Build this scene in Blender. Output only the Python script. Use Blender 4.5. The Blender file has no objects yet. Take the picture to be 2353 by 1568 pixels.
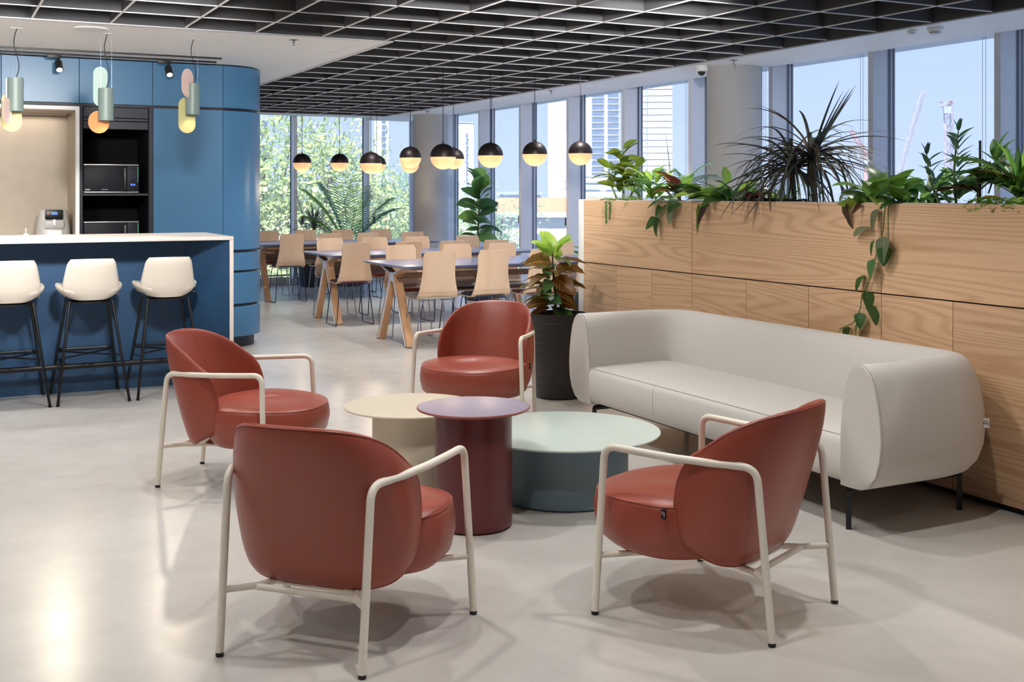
import bpy, bmesh, math, random
from mathutils import Vector, Matrix
from math import sin, cos, pi, radians

random.seed(7)
scene = bpy.context.scene
COL = scene.collection

# ------------------------------------------------------------------ camera
CAM_H = 1.40
cam_data = bpy.data.cameras.new('camera')
cam_data.sensor_width = 36.0
cam_data.lens = 36.0 * 2637.0 / 2353.0
cam_data.shift_y = -340.0 / 2353.0
cam_data.clip_end = 2000
cam = bpy.data.objects.new('camera', cam_data)
cam.location = (0, 0, CAM_H)
cam.rotation_euler = (radians(90), 0, radians(-26.9))
COL.objects.link(cam)
scene.camera = cam

# ------------------------------------------------------------------ colour management
vs = scene.view_settings
vs.view_transform = 'Standard'
vs.look = 'None'
vs.gamma = 1.0
vs.use_curve_mapping = False
vs.exposure = 0.45

# ------------------------------------------------------------------ sky
world = bpy.data.worlds.new('sky')
scene.world = world
world.use_nodes = True
nt = world.node_tree
nt.nodes.clear()
w_out = nt.nodes.new('ShaderNodeOutputWorld')
w_bg = nt.nodes.new('ShaderNodeBackground')
w_tc = nt.nodes.new('ShaderNodeTexCoord')
w_sep = nt.nodes.new('ShaderNodeSeparateXYZ')
w_ramp = nt.nodes.new('ShaderNodeValToRGB')
w_ramp.color_ramp.elements[0].position = 0.0
w_ramp.color_ramp.elements[0].color = (0.64, 0.75, 1.0, 1)
w_ramp.color_ramp.elements[1].position = 0.45
w_ramp.color_ramp.elements[1].color = (0.40, 0.58, 0.98, 1)
nt.links.new(w_tc.outputs['Generated'], w_sep.inputs[0])
nt.links.new(w_sep.outputs['Z'], w_ramp.inputs[0])
nt.links.new(w_ramp.outputs[0], w_bg.inputs['Color'])
w_bg.inputs['Strength'].default_value = 0.90
nt.links.new(w_bg.outputs[0], w_out.inputs[0])

# ------------------------------------------------------------------ sun (from behind the building: lights the city, not the room)
sun = bpy.data.lights.new('sun', 'SUN')
sun.energy = 8.6
sun.angle = radians(0.6)
sun.color = (1.0, 0.95, 0.86)
sun_o = bpy.data.objects.new('sun', sun)
sun_o.rotation_euler = Vector((0.48, 0.32, -0.95)).to_track_quat('-Z', 'Y').to_euler()
COL.objects.link(sun_o)

SPOT_W = 68.0      # ceiling spotlights over lounge and dining area
SPOT_COL = (1.0, 0.97, 0.935)

cy = scene.cycles
cy.use_light_tree = False
cy.max_bounces = 6
cy.diffuse_bounces = 3
cy.glossy_bounces = 3
cy.transmission_bounces = 3
cy.transparent_max_bounces = 10
cy.sample_clamp_indirect = 4.0
cy.caustics_reflective = False
cy.caustics_refractive = False

# ================================================================== helpers
def link(o, parent=None):
    COL.objects.link(o)
    if parent is not None:
        o.parent = parent
    return o

def tag(o, label, cat, group=None):
    o['label'] = label
    o['category'] = cat
    if group:
        o['group'] = group
    return o

def thing(name, label, cat, loc=(0, 0, 0), rz=0.0, group=None):
    o = bpy.data.objects.new(name, None)
    o.empty_display_size = 0.1
    o.location = loc
    o.rotation_euler = (0, 0, rz)
    link(o)
    return tag(o, label, cat, group)

def structure(name, loc=(0, 0, 0), rz=0.0):
    o = bpy.data.objects.new(name, None)
    o.location = loc
    o.rotation_euler = (0, 0, rz)
    link(o)
    o['kind'] = 'structure'
    return o

def copy_tree(o, parent=None):
    c = o.copy()
    COL.objects.link(c)
    c.parent = parent
    for ch in list(o.children):
        copy_tree(ch, c)
    return c

def fillet(pts, r, n=5):
    """round the corners of a polyline"""
    P = [Vector(p) for p in pts]
    out = [P[0]]
    for i in range(1, len(P) - 1):
        a, b, c = P[i - 1], P[i], P[i + 1]
        d1, d2 = (a - b), (c - b)
        l1, l2 = d1.length, d2.length
        d1.normalize(); d2.normalize()
        ang = d1.angle(d2)
        rr = r[i] if isinstance(r, (list, tuple)) else r
        t = min(rr / max(math.tan(ang / 2), 1e-4), l1 * 0.49, l2 * 0.49)
        p0, p2 = b + d1 * t, b + d2 * t
        for k in range(n + 1):
            u = k / n
            out.append(p0 * (1 - u) ** 2 + b * 2 * u * (1 - u) + p2 * u * u)
    out.append(P[-1])
    return out

class G:
    """collects shapes, then becomes ONE mesh object"""
    def __init__(s):
        s.v = []; s.f = []; s.m = []; s.mi = 0
    def add(s, vs, fs):
        b = len(s.v)
        s.v += [tuple(v) for v in vs]
        s.f += [tuple(i + b for i in f) for f in fs]
        s.m += [s.mi] * len(fs)
        return s
    def box(s, x0, x1, y0, y1, z0, z1):
        return s.add([(x0, y0, z0), (x1, y0, z0), (x1, y1, z0), (x0, y1, z0), (x0, y0, z1), (x1, y0, z1), (x1, y1, z1), (x0, y1, z1)],
                     [(0, 3, 2, 1), (4, 5, 6, 7), (0, 1, 5, 4), (1, 2, 6, 5), (2, 3, 7, 6), (3, 0, 4, 7)])
    def prism(s, poly, z0, z1):
        n = len(poly)
        vs_ = [(x, y, z0) for x, y in poly] + [(x, y, z1) for x, y in poly]
        fs = [tuple(reversed(range(n))), tuple(range(n, 2 * n))] + [(i, (i + 1) % n, n + (i + 1) % n, n + i) for i in range(n)]
        return s.add(vs_, fs)
    def extrude(s, poly, o, ax, ay, d):
        """poly (a,b) in plane o + a*ax + b*ay, pushed along vector d"""
        o, ax, ay, d = Vector(o), Vector(ax), Vector(ay), Vector(d)
        n = len(poly)
        a = [o + ax * p + ay * q for p, q in poly]
        vs_ = a + [p + d for p in a]
        fs = [tuple(reversed(range(n))), tuple(range(n, 2 * n))] + [(i, (i + 1) % n, n + (i + 1) % n, n + i) for i in range(n)]
        return s.add(vs_, fs)
    def rings(s, rings, cap0=True, cap1=True, closed=False):
        n = len(rings[0]); R = len(rings)
        vs_ = [p for r in rings for p in r]
        fs = []
        for i in range(R if closed else R - 1):
            j = (i + 1) % R
            for k in range(n):
                l = (k + 1) % n
                fs.append((i * n + k, i * n + l, j * n + l, j * n + k))
        if not closed:
            if cap0: fs.append(tuple(reversed(range(n))))
            if cap1: fs.append(tuple(range((R - 1) * n, R * n)))
        return s.add(vs_, fs)
    def lathe(s, prof, seg=32, c=(0, 0, 0), a0=0.0, a1=2 * pi):
        """profile (r,z) bottom to top"""
        full = abs(a1 - a0 - 2 * pi) < 1e-6
        rings = []
        for r, z in prof:
            rings.append([(c[0] + r * cos(a0 + (a1 - a0) * k / seg), c[1] + r * sin(a0 + (a1 - a0) * k / seg), c[2] + z) for k in range(seg if full else seg + 1)])
        if full:
            return s.rings(rings)
        n = seg + 1
        vs_ = [p for r in rings for p in r]
        fs = [(i * n + k, i * n + k + 1, (i + 1) * n + k + 1, (i + 1) * n + k) for i in range(len(rings) - 1) for k in range(seg)]
        return s.add(vs_, fs)
    def tube(s, pts, r, seg=10, closed=False):
        P = [Vector(p) for p in pts]
        n = len(P)
        T = []
        for i in range(n):
            if closed:
                t = P[(i + 1) % n] - P[i - 1]
            else:
                t = P[min(i + 1, n - 1)] - P[max(i - 1, 0)]
            T.append(t.normalized())
        up = Vector((0, 0, 1)) if abs(T[0].z) < 0.9 else Vector((1, 0, 0))
        nx = (up - T[0] * up.dot(T[0])).normalized()
        rings = []
        for i in range(n):
            nx = (nx - T[i] * nx.dot(T[i])).normalized()
            ny = T[i].cross(nx)
            rr = r[i] if isinstance(r, (list, tuple)) else r
            rings.append([P[i] + nx * rr * cos(2 * pi * k / seg) + ny * rr * sin(2 * pi * k / seg) for k in range(seg)])
        return s.rings(rings, closed=closed)
    def grid(s, fn, nu, nv, wrap_u=False):
        vs_ = [fn(i / nu, j / nv) for j in range(nv + 1) for i in range(nu + (0 if wrap_u else 1))]
        n = nu if wrap_u else nu + 1
        fs = [(j * n + i, j * n + (i + 1) % n, (j + 1) * n + (i + 1) % n, (j + 1) * n + i) for j in range(nv) for i in range(nu)]
        return s.add(vs_, fs)
    def mesh(s, name, mats, smooth=True, bevel=0.0, bseg=2, ang=40, flip=False):
        me = bpy.data.meshes.new(name)
        me.from_pydata(s.v, [], s.f)
        if not isinstance(mats, (list, tuple)): mats = [mats]
        for m in mats: me.materials.append(m)
        me.polygons.foreach_set('material_index', s.m)
        bm = bmesh.new(); bm.from_mesh(me)
        bmesh.ops.remove_doubles(bm, verts=bm.verts, dist=1e-6)
        bmesh.ops.recalc_face_normals(bm, faces=bm.faces)
        if bevel > 0:
            es = [e for e in bm.edges if len(e.link_faces) == 2 and e.calc_face_angle(0) > radians(30)]
            bmesh.ops.bevel(bm, geom=es, offset=bevel, segments=bseg, profile=0.5, affect='EDGES', clamp_overlap=True)
        bm.to_mesh(me); bm.free()
        if smooth:
            me.shade_smooth()
            me.set_sharp_from_angle(angle=radians(ang))
        return me
    def build(s, name, mats, parent=None, **k):
        o = bpy.data.objects.new(name, s.mesh(name, mats, **k))
        return link(o, parent)

def inst(name, me, parent, loc=(0, 0, 0), rot=(0, 0, 0), sc=(1, 1, 1)):
    o = bpy.data.objects.new(name, me)
    o.location = loc; o.rotation_euler = rot; o.scale = sc
    return link(o, parent)

# ================================================================== materials
def new_mat(name):
    m = bpy.data.materials.new(name)
    m.use_nodes = True
    t = m.node_tree
    b = t.nodes['Principled BSDF']
    return m, t, b

def srgb(r, g, b):
    f = lambda c: (c / 255 / 12.92) if c / 255 <= 0.04045 else ((c / 255 + 0.055) / 1.055) ** 2.4
    return (f(r), f(g), f(b), 1)

def N(t, typ, **kw):
    n = t.nodes.new('ShaderNode' + typ)
    for k, v in kw.items():
        if k in n.inputs: n.inputs[k].default_value = v
        else: setattr(n, k, v)
    return n

def pbr(name, col, rough=0.5, metal=0.0, var=0.06, vscale=6.0, bump=0.0, bscale=200.0, spec=0.5, sheen=0.0, coat=0.0, vstretch=(1, 1, 1)):
    """principled material whose colour and relief wander a little (noise)"""
    m, t, b = new_mat(name)
    tc = N(t, 'TexCoord')
    mp = N(t, 'Mapping'); mp.inputs['Scale'].default_value = vstretch
    t.links.new(tc.outputs['Object'], mp.inputs[0])
    nz = N(t, 'TexNoise', Scale=vscale, Detail=3.0)
    t.links.new(mp.outputs[0], nz.inputs['Vector'])
    mx = N(t, 'Mix', data_type='RGBA')
    mx.inputs[6].default_value = tuple(c * (1 - var) for c in col[:3]) + (1,)
    mx.inputs[7].default_value = tuple(min(1, c * (1 + var)) for c in col[:3]) + (1,)
    t.links.new(nz.outputs[0], mx.inputs[0])
    t.links.new(mx.outputs[2], b.inputs['Base Color'])
    b.inputs['Roughness'].default_value = rough
    b.inputs['Metallic'].default_value = metal
    b.inputs['Specular IOR Level'].default_value = spec
    if sheen: b.inputs['Sheen Weight'].default_value = sheen
    if coat: b.inputs['Coat Weight'].default_value = coat
    if bump:
        n2 = N(t, 'TexNoise', Scale=bscale, Detail=2.0)
        t.links.new(mp.outputs[0], n2.inputs['Vector'])
        bp = N(t, 'Bump', Strength=bump, Distance=0.002)
        t.links.new(n2.outputs[0], bp.inputs['Height'])
        t.links.new(bp.outputs[0], b.inputs['Normal'])
    return m

def emit(name, col, strength):
    m, t, b = new_mat(name)
    b.inputs['Base Color'].default_value = col
    b.inputs['Emission Color'].default_value = col
    b.inputs['Emission Strength'].default_value = strength
    m.cycles.emission_sampling = 'NONE'
    return m

def wood(name, c_light, c_dark, rough=0.45, axis='Y', scale=1.0, rings=16.0, contrast=0.6):
    """veneer: contour lines of a stretched noise give cathedral grain, plus fibres"""
    m, t, b = new_mat(name)
    tc = N(t, 'TexCoord'); oi = N(t, 'ObjectInfo')
    off = N(t, 'VectorMath', operation='SCALE'); off.inputs[0].default_value = (17.0, 9.0, 5.0)
    t.links.new(oi.outputs['Random'], off.inputs['Scale'])
    ad = N(t, 'VectorMath', operation='ADD')
    t.links.new(tc.outputs['Object'], ad.inputs[0]); t.links.new(off.outputs[0], ad.inputs[1])
    st = {'X': (0.55, 2.6, 2.6), 'Y': (2.5, 0.17, 2.5), 'Z': (2.6, 2.6, 0.55)}[axis]
    mp = N(t, 'Mapping'); mp.inputs['Scale'].default_value = tuple(q * scale for q in st)
    t.links.new(ad.outputs[0], mp.inputs[0])
    nz = N(t, 'TexNoise', Scale=1.0, Detail=2.5, Roughness=0.40, Distortion=0.15)
    t.links.new(mp.outputs[0], nz.inputs['Vector'])
    mul = N(t, 'Math', operation='MULTIPLY'); mul.inputs[1].default_value = rings * 6.283
    t.links.new(nz.outputs[0], mul.inputs[0])
    sn = N(t, 'Math', operation='SINE'); t.links.new(mul.outputs[0], sn.inputs[0])
    mr = N(t, 'MapRange'); mr.inputs['From Min'].default_value = -1.0
    t.links.new(sn.outputs[0], mr.inputs['Value'])
    pw = N(t, 'Math', operation='POWER'); pw.inputs[1].default_value = 2.2
    t.links.new(mr.outputs[0], pw.inputs[0])
    st2 = {'X': (3, 110, 110), 'Y': (110, 3, 110), 'Z': (110, 110, 3)}[axis]
    mp2 = N(t, 'Mapping'); mp2.inputs['Scale'].default_value = st2
    t.links.new(ad.outputs[0], mp2.inputs[0])
    fb = N(t, 'TexNoise', Scale=1.0, Detail=4.0, Roughness=0.65)
    t.links.new(mp2.outputs[0], fb.inputs['Vector'])
    sm = N(t, 'Math', operation='MULTIPLY_ADD'); sm.inputs[1].default_value = 0.55
    sm2 = N(t, 'Math', operation='MULTIPLY'); sm2.inputs[1].default_value = 0.85
    t.links.new(fb.outputs[0], sm2.inputs[0])
    t.links.new(pw.outputs[0], sm.inputs[0]); t.links.new(sm2.outputs[0], sm.inputs[2])
    cl = N(t, 'Math', operation='MULTIPLY', use_clamp=True); cl.inputs[1].default_value = contrast
    t.links.new(sm.outputs[0], cl.inputs[0])
    mx = N(t, 'Mix', data_type='RGBA'); mx.inputs[6].default_value = c_light; mx.inputs[7].default_value = c_dark
    t.links.new(cl.outputs[0], mx.inputs[0])
    # panel to panel tone
    hs = N(t, 'HueSaturation')
    mr2 = N(t, 'MapRange'); mr2.inputs['To Min'].default_value = 0.93; mr2.inputs['To Max'].default_value = 1.05
    t.links.new(oi.outputs['Random'], mr2.inputs['Value']); t.links.new(mr2.outputs[0], hs.inputs['Value'])
    t.links.new(mx.outputs[2], hs.inputs['Color'])
    t.links.new(hs.outputs[0], b.inputs['Base Color'])
    b.inputs['Roughness'].default_value = rough
    bp = N(t, 'Bump', Strength=0.08, Distance=0.001)
    t.links.new(fb.outputs[0], bp.inputs['Height']); t.links.new(bp.outputs[0], b.inputs['Normal'])
    return m

M = {}
M['white'] = pbr('white_paint', srgb(246, 245, 243), 0.6, var=0.015)
M['wall'] = pbr('wall_paint', srgb(222, 219, 213), 0.7, var=0.02)
M['trim'] = pbr('grey_trim', srgb(190, 190, 194), 0.4)
M['felt'] = pbr('dark_felt', srgb(86, 86, 89), 0.95, var=0.22, vscale=140.0, bump=0.3, bscale=300, spec=0.1)
M['felt_edge'] = pbr('felt_cut_edge', srgb(236, 235, 233), 0.9, var=0.05, spec=0.1)
M['slab'] = pbr('dark_slab', srgb(34, 34, 36), 0.9)
M['navy'] = pbr('navy_lacquer', srgb(17, 23, 38), 0.45)
M['black'] = pbr('black_metal', srgb(18, 18, 20), 0.4)
M['void'] = pbr('black_interior', srgb(4, 4, 6), 0.8, spec=0.2)
M['blue'] = pbr('blue_lacquer', srgb(66, 114, 152), 0.30, var=0.03, vscale=2.0)
M['blue_dark'] = pbr('blue_counter', srgb(42, 77, 113), 0.42, var=0.04, vscale=2.0)
M['stone'] = pbr('beige_stone', srgb(168, 156, 140), 0.45, var=0.10, vscale=9.0)
M['counter_top'] = pbr('white_worktop', srgb(238, 228, 220), 0.28, var=0.015)
M['concrete_col'] = pbr('column_concrete', srgb(172, 172, 172), 0.75, var=0.07, vscale=5.0, bump=0.1, bscale=60)
M['mullion'] = pbr('grey_aluminium', srgb(206, 210, 218), 0.35, metal=0.0, var=0.02)
M['gasket'] = pbr('dark_gasket', srgb(24, 32, 48), 0.5)
M['oak'] = wood('oak_veneer', srgb(230, 194, 156), srgb(172, 126, 86), rough=0.42, axis='Y', rings=46.0, contrast=0.60)
M['maple'] = wood('pale_ply', srgb(214, 186, 158), srgb(188, 154, 124), rough=0.42, axis='Z', rings=5.0, contrast=0.45)
M['legwood'] = wood('table_leg_oak', srgb(210, 164, 122), srgb(164, 116, 80), rough=0.45, axis='Z', rings=6.0, contrast=0.5)
M['leather'] = pbr('terracotta_leather', srgb(156, 74, 59), 0.33, var=0.07, vscale=7.0, bump=0.15, bscale=900, spec=0.5)
M['seam'] = pbr('leather_seam', srgb(120, 46, 36), 0.5)
M['cream_metal'] = pbr('cream_tube', srgb(242, 234, 218), 0.36, var=0.02)
M['sofa'] = pbr('oatmeal_fabric', srgb(212, 207, 201), 0.92, var=0.07, vscale=420.0, bump=0.35, bscale=900, spec=0.15, sheen=0.15)
M['sofa_seam'] = pbr('fabric_seam', srgb(165, 158, 148), 0.9)
M['stool'] = pbr('cream_fabric', srgb(226, 216, 203), 0.9, var=0.06, vscale=300.0, bump=0.3, bscale=800, spec=0.15, sheen=0.15)
M['burg_top'] = pbr('burgundy_sky_sheen', srgb(164, 152, 172), 0.30, var=0.03, spec=1.0)  # burgundy paled to lavender: window reflection put into the colour
M['burg'] = pbr('burgundy_laminate', srgb(96, 40, 42), 0.32, var=0.10, vscale=40.0)
M['burg_rim'] = pbr('burgundy_rim', srgb(150, 90, 78), 0.3, var=0.04)
M['cream'] = pbr('cream_lacquer', srgb(226, 214, 192), 0.34, var=0.02)
M['mint'] = pbr('mint_lacquer', srgb(206, 219, 212), 0.28, var=0.02)
M['slate'] = pbr('blue_grey_drum', srgb(104, 124, 136), 0.38, var=0.03)
M['table_top'] = pbr('ink_sky_sheen', srgb(112, 122, 158), 0.26, var=0.03, spec=1.0)  # dark navy lightened, sky reflection mixed into the base colour
M['steel'] = pbr('steel_wire', srgb(150, 152, 160), 0.25, metal=0.9, var=0.02)
M['steel_dark'] = pbr('dark_wire', srgb(58, 64, 86), 0.3, metal=0.8, var=0.02)
M['alu_white'] = pbr('pale_bracket', srgb(226, 227, 232), 0.4, metal=0.1)
M['pad_red'] = pbr('red_pad', srgb(142, 32, 40), 0.7, bump=0.2, bscale=600)
M['pad_navy'] = pbr('navy_pad', srgb(44, 48, 68), 0.7, bump=0.2, bscale=600)
M['pad_grey'] = pbr('grey_pad', srgb(178, 170, 168), 0.7, bump=0.2, bscale=600)
M['pad_plum'] = pbr('plum_pad', srgb(96, 40, 62), 0.7, bump=0.2, bscale=600)
M['sage'] = pbr('sage_metal', srgb(122, 139, 134), 0.4, var=0.02)
M['pot_black'] = pbr('black_pot', srgb(40, 36, 34), 0.5, var=0.15, vscale=30, vstretch=(0.3, 0.3, 6))
M['pot_grey'] = pbr('charcoal_pot', srgb(48, 52, 62), 0.5)
M['soil'] = pbr('soil', srgb(62, 44, 32), 0.95, var=0.4, vscale=40, bump=0.8, bscale=50)
M['bark'] = pbr('plant_stem', srgb(96, 74, 56), 0.8, var=0.25, vscale=30)
M['stem'] = pbr('green_stem', srgb(92, 112, 58), 0.6, var=0.15)
M['plastic_white'] = pbr('white_plastic', srgb(232, 232, 230), 0.35, var=0.01)
M['plastic_grey'] = pbr('silver_plastic', srgb(176, 174, 170), 0.35, var=0.02)
M['plastic_black'] = pbr('black_plastic', srgb(13, 13, 15), 0.35, var=0.02)
M['mw_door'] = pbr('dark_glass_door', srgb(26, 26, 34), 0.5, var=0.02, spec=0.2)
M['mw_trim'] = pbr('brushed_trim', srgb(190, 188, 184), 0.35, metal=0.6)
M['bronze'] = pbr('dark_bronze', srgb(52, 44, 44), 0.42, metal=0.5, var=0.03)
M['opal'] = emit('opal_glow', srgb(255, 196, 140), 0.48)
M['bulb'] = emit('bulb_glow', srgb(255, 236, 208), 14.0)
M['bulb_soft'] = emit('bulb_soft_glow', srgb(255, 222, 160), 1.4)
M['spot_glow'] = emit('downlight_glow', srgb(255, 236, 205), 1.5)
M['led_blue'] = emit('blue_display', (0.06, 0.16, 1.0, 1), 3.0)
M['led_green'] = emit('green_strip', (0.05, 0.7, 0.35, 1), 0.35)
M['led_red'] = emit('red_dot', (1.0, 0.05, 0.03, 1), 1.5)
M['disc_pink'] = pbr('blush_plate', srgb(226, 196, 186), 0.45)
M['disc_olive'] = pbr('olive_plate', srgb(190, 186, 132), 0.4)
M['disc_mint'] = pbr('mint_plate', srgb(188, 212, 204), 0.45)
M['disc_orange'] = pbr('orange_plate', srgb(222, 148, 92), 0.45)

# polished concrete floor
def floor_mat():
    m, t, b = new_mat('polished_concrete')
    tc = N(t, 'TexCoord')
    n1 = N(t, 'TexNoise', Scale=0.55, Detail=6.0, Roughness=0.55, Distortion=0.6)
    n2 = N(t, 'TexNoise', Scale=7.0, Detail=5.0, Roughness=0.6)
    n3 = N(t, 'TexNoise', Scale=220.0, Detail=2.0)
    for n in (n1, n2, n3): t.links.new(tc.outputs['Object'], n.inputs['Vector'])
    r1 = N(t, 'ValToRGB')
    r1.color_ramp.elements[0].position = 0.32; r1.color_ramp.elements[0].color = srgb(188, 183, 177)
    r1.color_ramp.elements[1].position = 0.68; r1.color_ramp.elements[1].color = srgb(206, 202, 196)
    t.links.new(n1.outputs[0], r1.inputs[0])
    mx = N(t, 'Mix', data_type='RGBA', blend_type='OVERLAY'); mx.inputs[0].default_value = 0.16
    t.links.new(r1.outputs[0], mx.inputs[6]); t.links.new(n2.outputs['Color'], mx.inputs[7])
    bw = N(t, 'RGBToBW'); t.links.new(n2.outputs['Color'], bw.inputs[0])
    t.links.new(bw.outputs[0], mx.inputs[7])
    mx2 = N(t, 'Mix', data_type='RGBA', blend_type='OVERLAY'); mx2.inputs[0].default_value = 0.10
    t.links.new(mx.outputs[2], mx2.inputs[6]); t.links.new(n3.outputs[0], mx2.inputs[7])
    t.links.new(mx2.outputs[2], b.inputs['Base Color'])
    rr = N(t, 'MapRange'); rr.inputs['To Min'].default_value = 0.18; rr.inputs['To Max'].default_value = 0.30
    t.links.new(n2.outputs[0], rr.inputs['Value']); t.links.new(rr.outputs[0], b.inputs['Roughness'])
    b.inputs['Specular IOR Level'].default_value = 0.8
    bp = N(t, 'Bump', Strength=0.04, Distance=0.01); t.links.new(n2.outputs[0], bp.inputs['Height'])
    t.links.new(bp.outputs[0], b.inputs['Normal'])
    return m
M['floor'] = floor_mat()

# window glass: clear with a faint reflection
def glass_mat():
    m, t, b = new_mat('window_glass')
    t.nodes.remove(b)
    out = t.nodes['Material Output']
    tr = N(t, 'BsdfTransparent'); tr.inputs[0].default_value = (0.95, 0.975, 1.0, 1)
    gl = N(t, 'BsdfGlossy'); gl.inputs['Roughness'].default_value = 0.02
    mx = N(t, 'MixShader'); mx.inputs[0].default_value = 0.03
    t.links.new(tr.outputs[0], mx.inputs[1]); t.links.new(gl.outputs[0], mx.inputs[2])
    t.links.new(mx.outputs[0], out.inputs[0])
    return m
M['glass'] = glass_mat()

# screen fabric of the roller blinds: open weave you can see through, with a milky veil
def blind_mat():
    m, t, b = new_mat('screen_fabric')
    t.nodes.remove(b)
    out = t.nodes['Material Output']
    tr = N(t, 'BsdfTransparent'); tr.inputs[0].default_value = (1.0, 1.0, 1.0, 1)
    tl = N(t, 'BsdfTranslucent'); tl.inputs[0].default_value = (0.90, 0.94, 1.0, 1)
    tc = N(t, 'TexCoord')
    nz = N(t, 'TexNoise', Scale=180.0, Detail=2.0)
    t.links.new(tc.outputs['Object'], nz.inputs['Vector'])
    mr = N(t, 'MapRange'); mr.inputs['To Min'].default_value = 0.06; mr.inputs['To Max'].default_value = 0.20
    t.links.new(nz.outputs[0], mr.inputs['Value'])
    mx = N(t, 'MixShader')
    t.links.new(mr.outputs[0], mx.inputs[0]); t.links.new(tr.outputs[0], mx.inputs[1]); t.links.new(tl.outputs[0], mx.inputs[2])
    t.links.new(mx.outputs[0], out.inputs[0])
    return m
M['blind'] = blind_mat()

# leaves: uv.x across, uv.y along; veins and blotches
def leaf_mat(name, c1, c2, vein=None, veinw=0.0, blotch=None, rough=0.38, side=9.0, transl=0.5):
    m, t, b = new_mat(name)
    out = t.nodes['Material Output']
    uv = N(t, 'UVMap'); sp = N(t, 'SeparateXYZ'); t.links.new(uv.outputs[0], sp.inputs[0])
    oi = N(t, 'ObjectInfo')
    tc = N(t, 'TexCoord')
    nz = N(t, 'TexNoise', Scale=14.0, Detail=3.0)
    t.links.new(tc.outputs['Object'], nz.inputs['Vector'])
    ad = N(t, 'Math', operation='MULTIPLY_ADD'); ad.inputs[1].default_value = 0.8
    s1 = N(t, 'Math', operation='SUBTRACT'); s1.inputs[1].default_value = 0.4
    t.links.new(nz.outputs[0], s1.inputs[0]); t.links.new(oi.outputs['Random'], ad.inputs[0]); t.links.new(s1.outputs[0], ad.inputs[2])
    mx = N(t, 'Mix', data_type='RGBA'); mx.inputs[6].default_value = c1; mx.inputs[7].default_value = c2
    t.links.new(ad.outputs[0], mx.inputs[0])
    col = mx.outputs[2]
    if blotch:
        vo = N(t, 'TexVoronoi', Scale=24.0); t.links.new(tc.outputs['Object'], vo.inputs['Vector'])
        lt = N(t, 'Math', operation='LESS_THAN'); lt.inputs[1].default_value = 0.23
        t.links.new(vo.outputs['Distance'], lt.inputs[0])
        m2 = N(t, 'Mix', data_type='RGBA'); m2.inputs[7].default_value = blotch
        t.links.new(lt.outputs[0], m2.inputs[0]); t.links.new(col, m2.inputs[6]); col = m2.outputs[2]
    if vein:
        a = N(t, 'Math', operation='SUBTRACT'); a.inputs[1].default_value = 0.5; t.links.new(sp.outputs['X'], a.inputs[0])
        ab = N(t, 'Math', operation='ABSOLUTE'); t.links.new(a.outputs[0], ab.inputs[0])
        mid = N(t, 'Math', operation='LESS_THAN'); mid.inputs[1].default_value = veinw * 0.5; t.links.new(ab.outputs[0], mid.inputs[0])
        ph = N(t, 'Math', operation='MULTIPLY_ADD'); ph.inputs[1].default_value = side
        k = N(t, 'Math', operation='MULTIPLY'); k.inputs[1].default_value = -side * 0.75
        t.links.new(ab.outputs[0], k.inputs[0]); t.links.new(sp.outputs['Y'], ph.inputs[0]); t.links.new(k.outputs[0], ph.inputs[2])
        fr = N(t, 'Math', operation='FRACT'); t.links.new(ph.outputs[0], fr.inputs[0])
        sd = N(t, 'Math', operation='LESS_THAN'); sd.inputs[1].default_value = veinw * 2.6; t.links.new(fr.outputs[0], sd.inputs[0])
        mxx = N(t, 'Math', operation='MAXIMUM'); t.links.new(mid.outputs[0], mxx.inputs[0]); t.links.new(sd.outputs[0], mxx.inputs[1])
        sc_ = N(t, 'Math', operation='MULTIPLY'); sc_.inputs[1].default_value = 0.75; t.links.new(mxx.outputs[0], sc_.inputs[0])
        m3 = N(t, 'Mix', data_type='RGBA'); m3.inputs[7].default_value = vein
        t.links.new(sc_.outputs[0], m3.inputs[0]); t.links.new(col, m3.inputs[6]); col = m3.outputs[2]
    t.links.new(col, b.inputs['Base Color'])
    b.inputs['Roughness'].default_value = rough
    tl = N(t, 'BsdfTranslucent'); t.links.new(col, tl.inputs[0])
    ms = N(t, 'MixShader'); ms.inputs[0].default_value = transl
    t.links.new(b.outputs[0], ms.inputs[1]); t.links.new(tl.outputs[0], ms.inputs[2])
    t.links.new(ms.outputs[0], out.inputs[0])
    return m
M['l_green'] = leaf_mat('leaf_green', srgb(84, 132, 62), srgb(138, 180, 88), srgb(150, 180, 110), 0.03)
M['l_dark'] = leaf_mat('leaf_dark', srgb(58, 100, 58), srgb(96, 140, 80), srgb(96, 130, 84), 0.03)
M['l_bright'] = leaf_mat('leaf_bright', srgb(124, 180, 70), srgb(184, 214, 98), srgb(190, 214, 120), 0.03)
M['l_croton'] = leaf_mat('leaf_croton', srgb(64, 76, 36), srgb(122, 74, 42), srgb(226, 168, 84), 0.07, side=8.0)
M['l_red'] = leaf_mat('leaf_red', srgb(74, 28, 34), srgb(116, 52, 50), srgb(140, 80, 70), 0.03)
M['l_gold'] = leaf_mat('leaf_gold_dust', srgb(74, 104, 34), srgb(120, 142, 46), srgb(150, 160, 70), 0.03, blotch=srgb(208, 200, 70))
M['l_spike'] = leaf_mat('leaf_spike', srgb(70, 86, 86), srgb(118, 112, 98), rough=0.45)
M['l_blue'] = leaf_mat('leaf_blue_green', srgb(66, 106, 102), srgb(108, 154, 114), srgb(130, 160, 130), 0.03)
M['l_grey'] = leaf_mat('leaf_grey_green', srgb(110, 126, 96), srgb(160, 170, 140), srgb(186, 194, 170), 0.03)
M['l_fern'] = leaf_mat('leaf_fern', srgb(96, 132, 84), srgb(150, 178, 120))
M['l_brown'] = leaf_mat('leaf_brown', srgb(70, 58, 48), srgb(120, 96, 74), rough=0.6)
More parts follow.
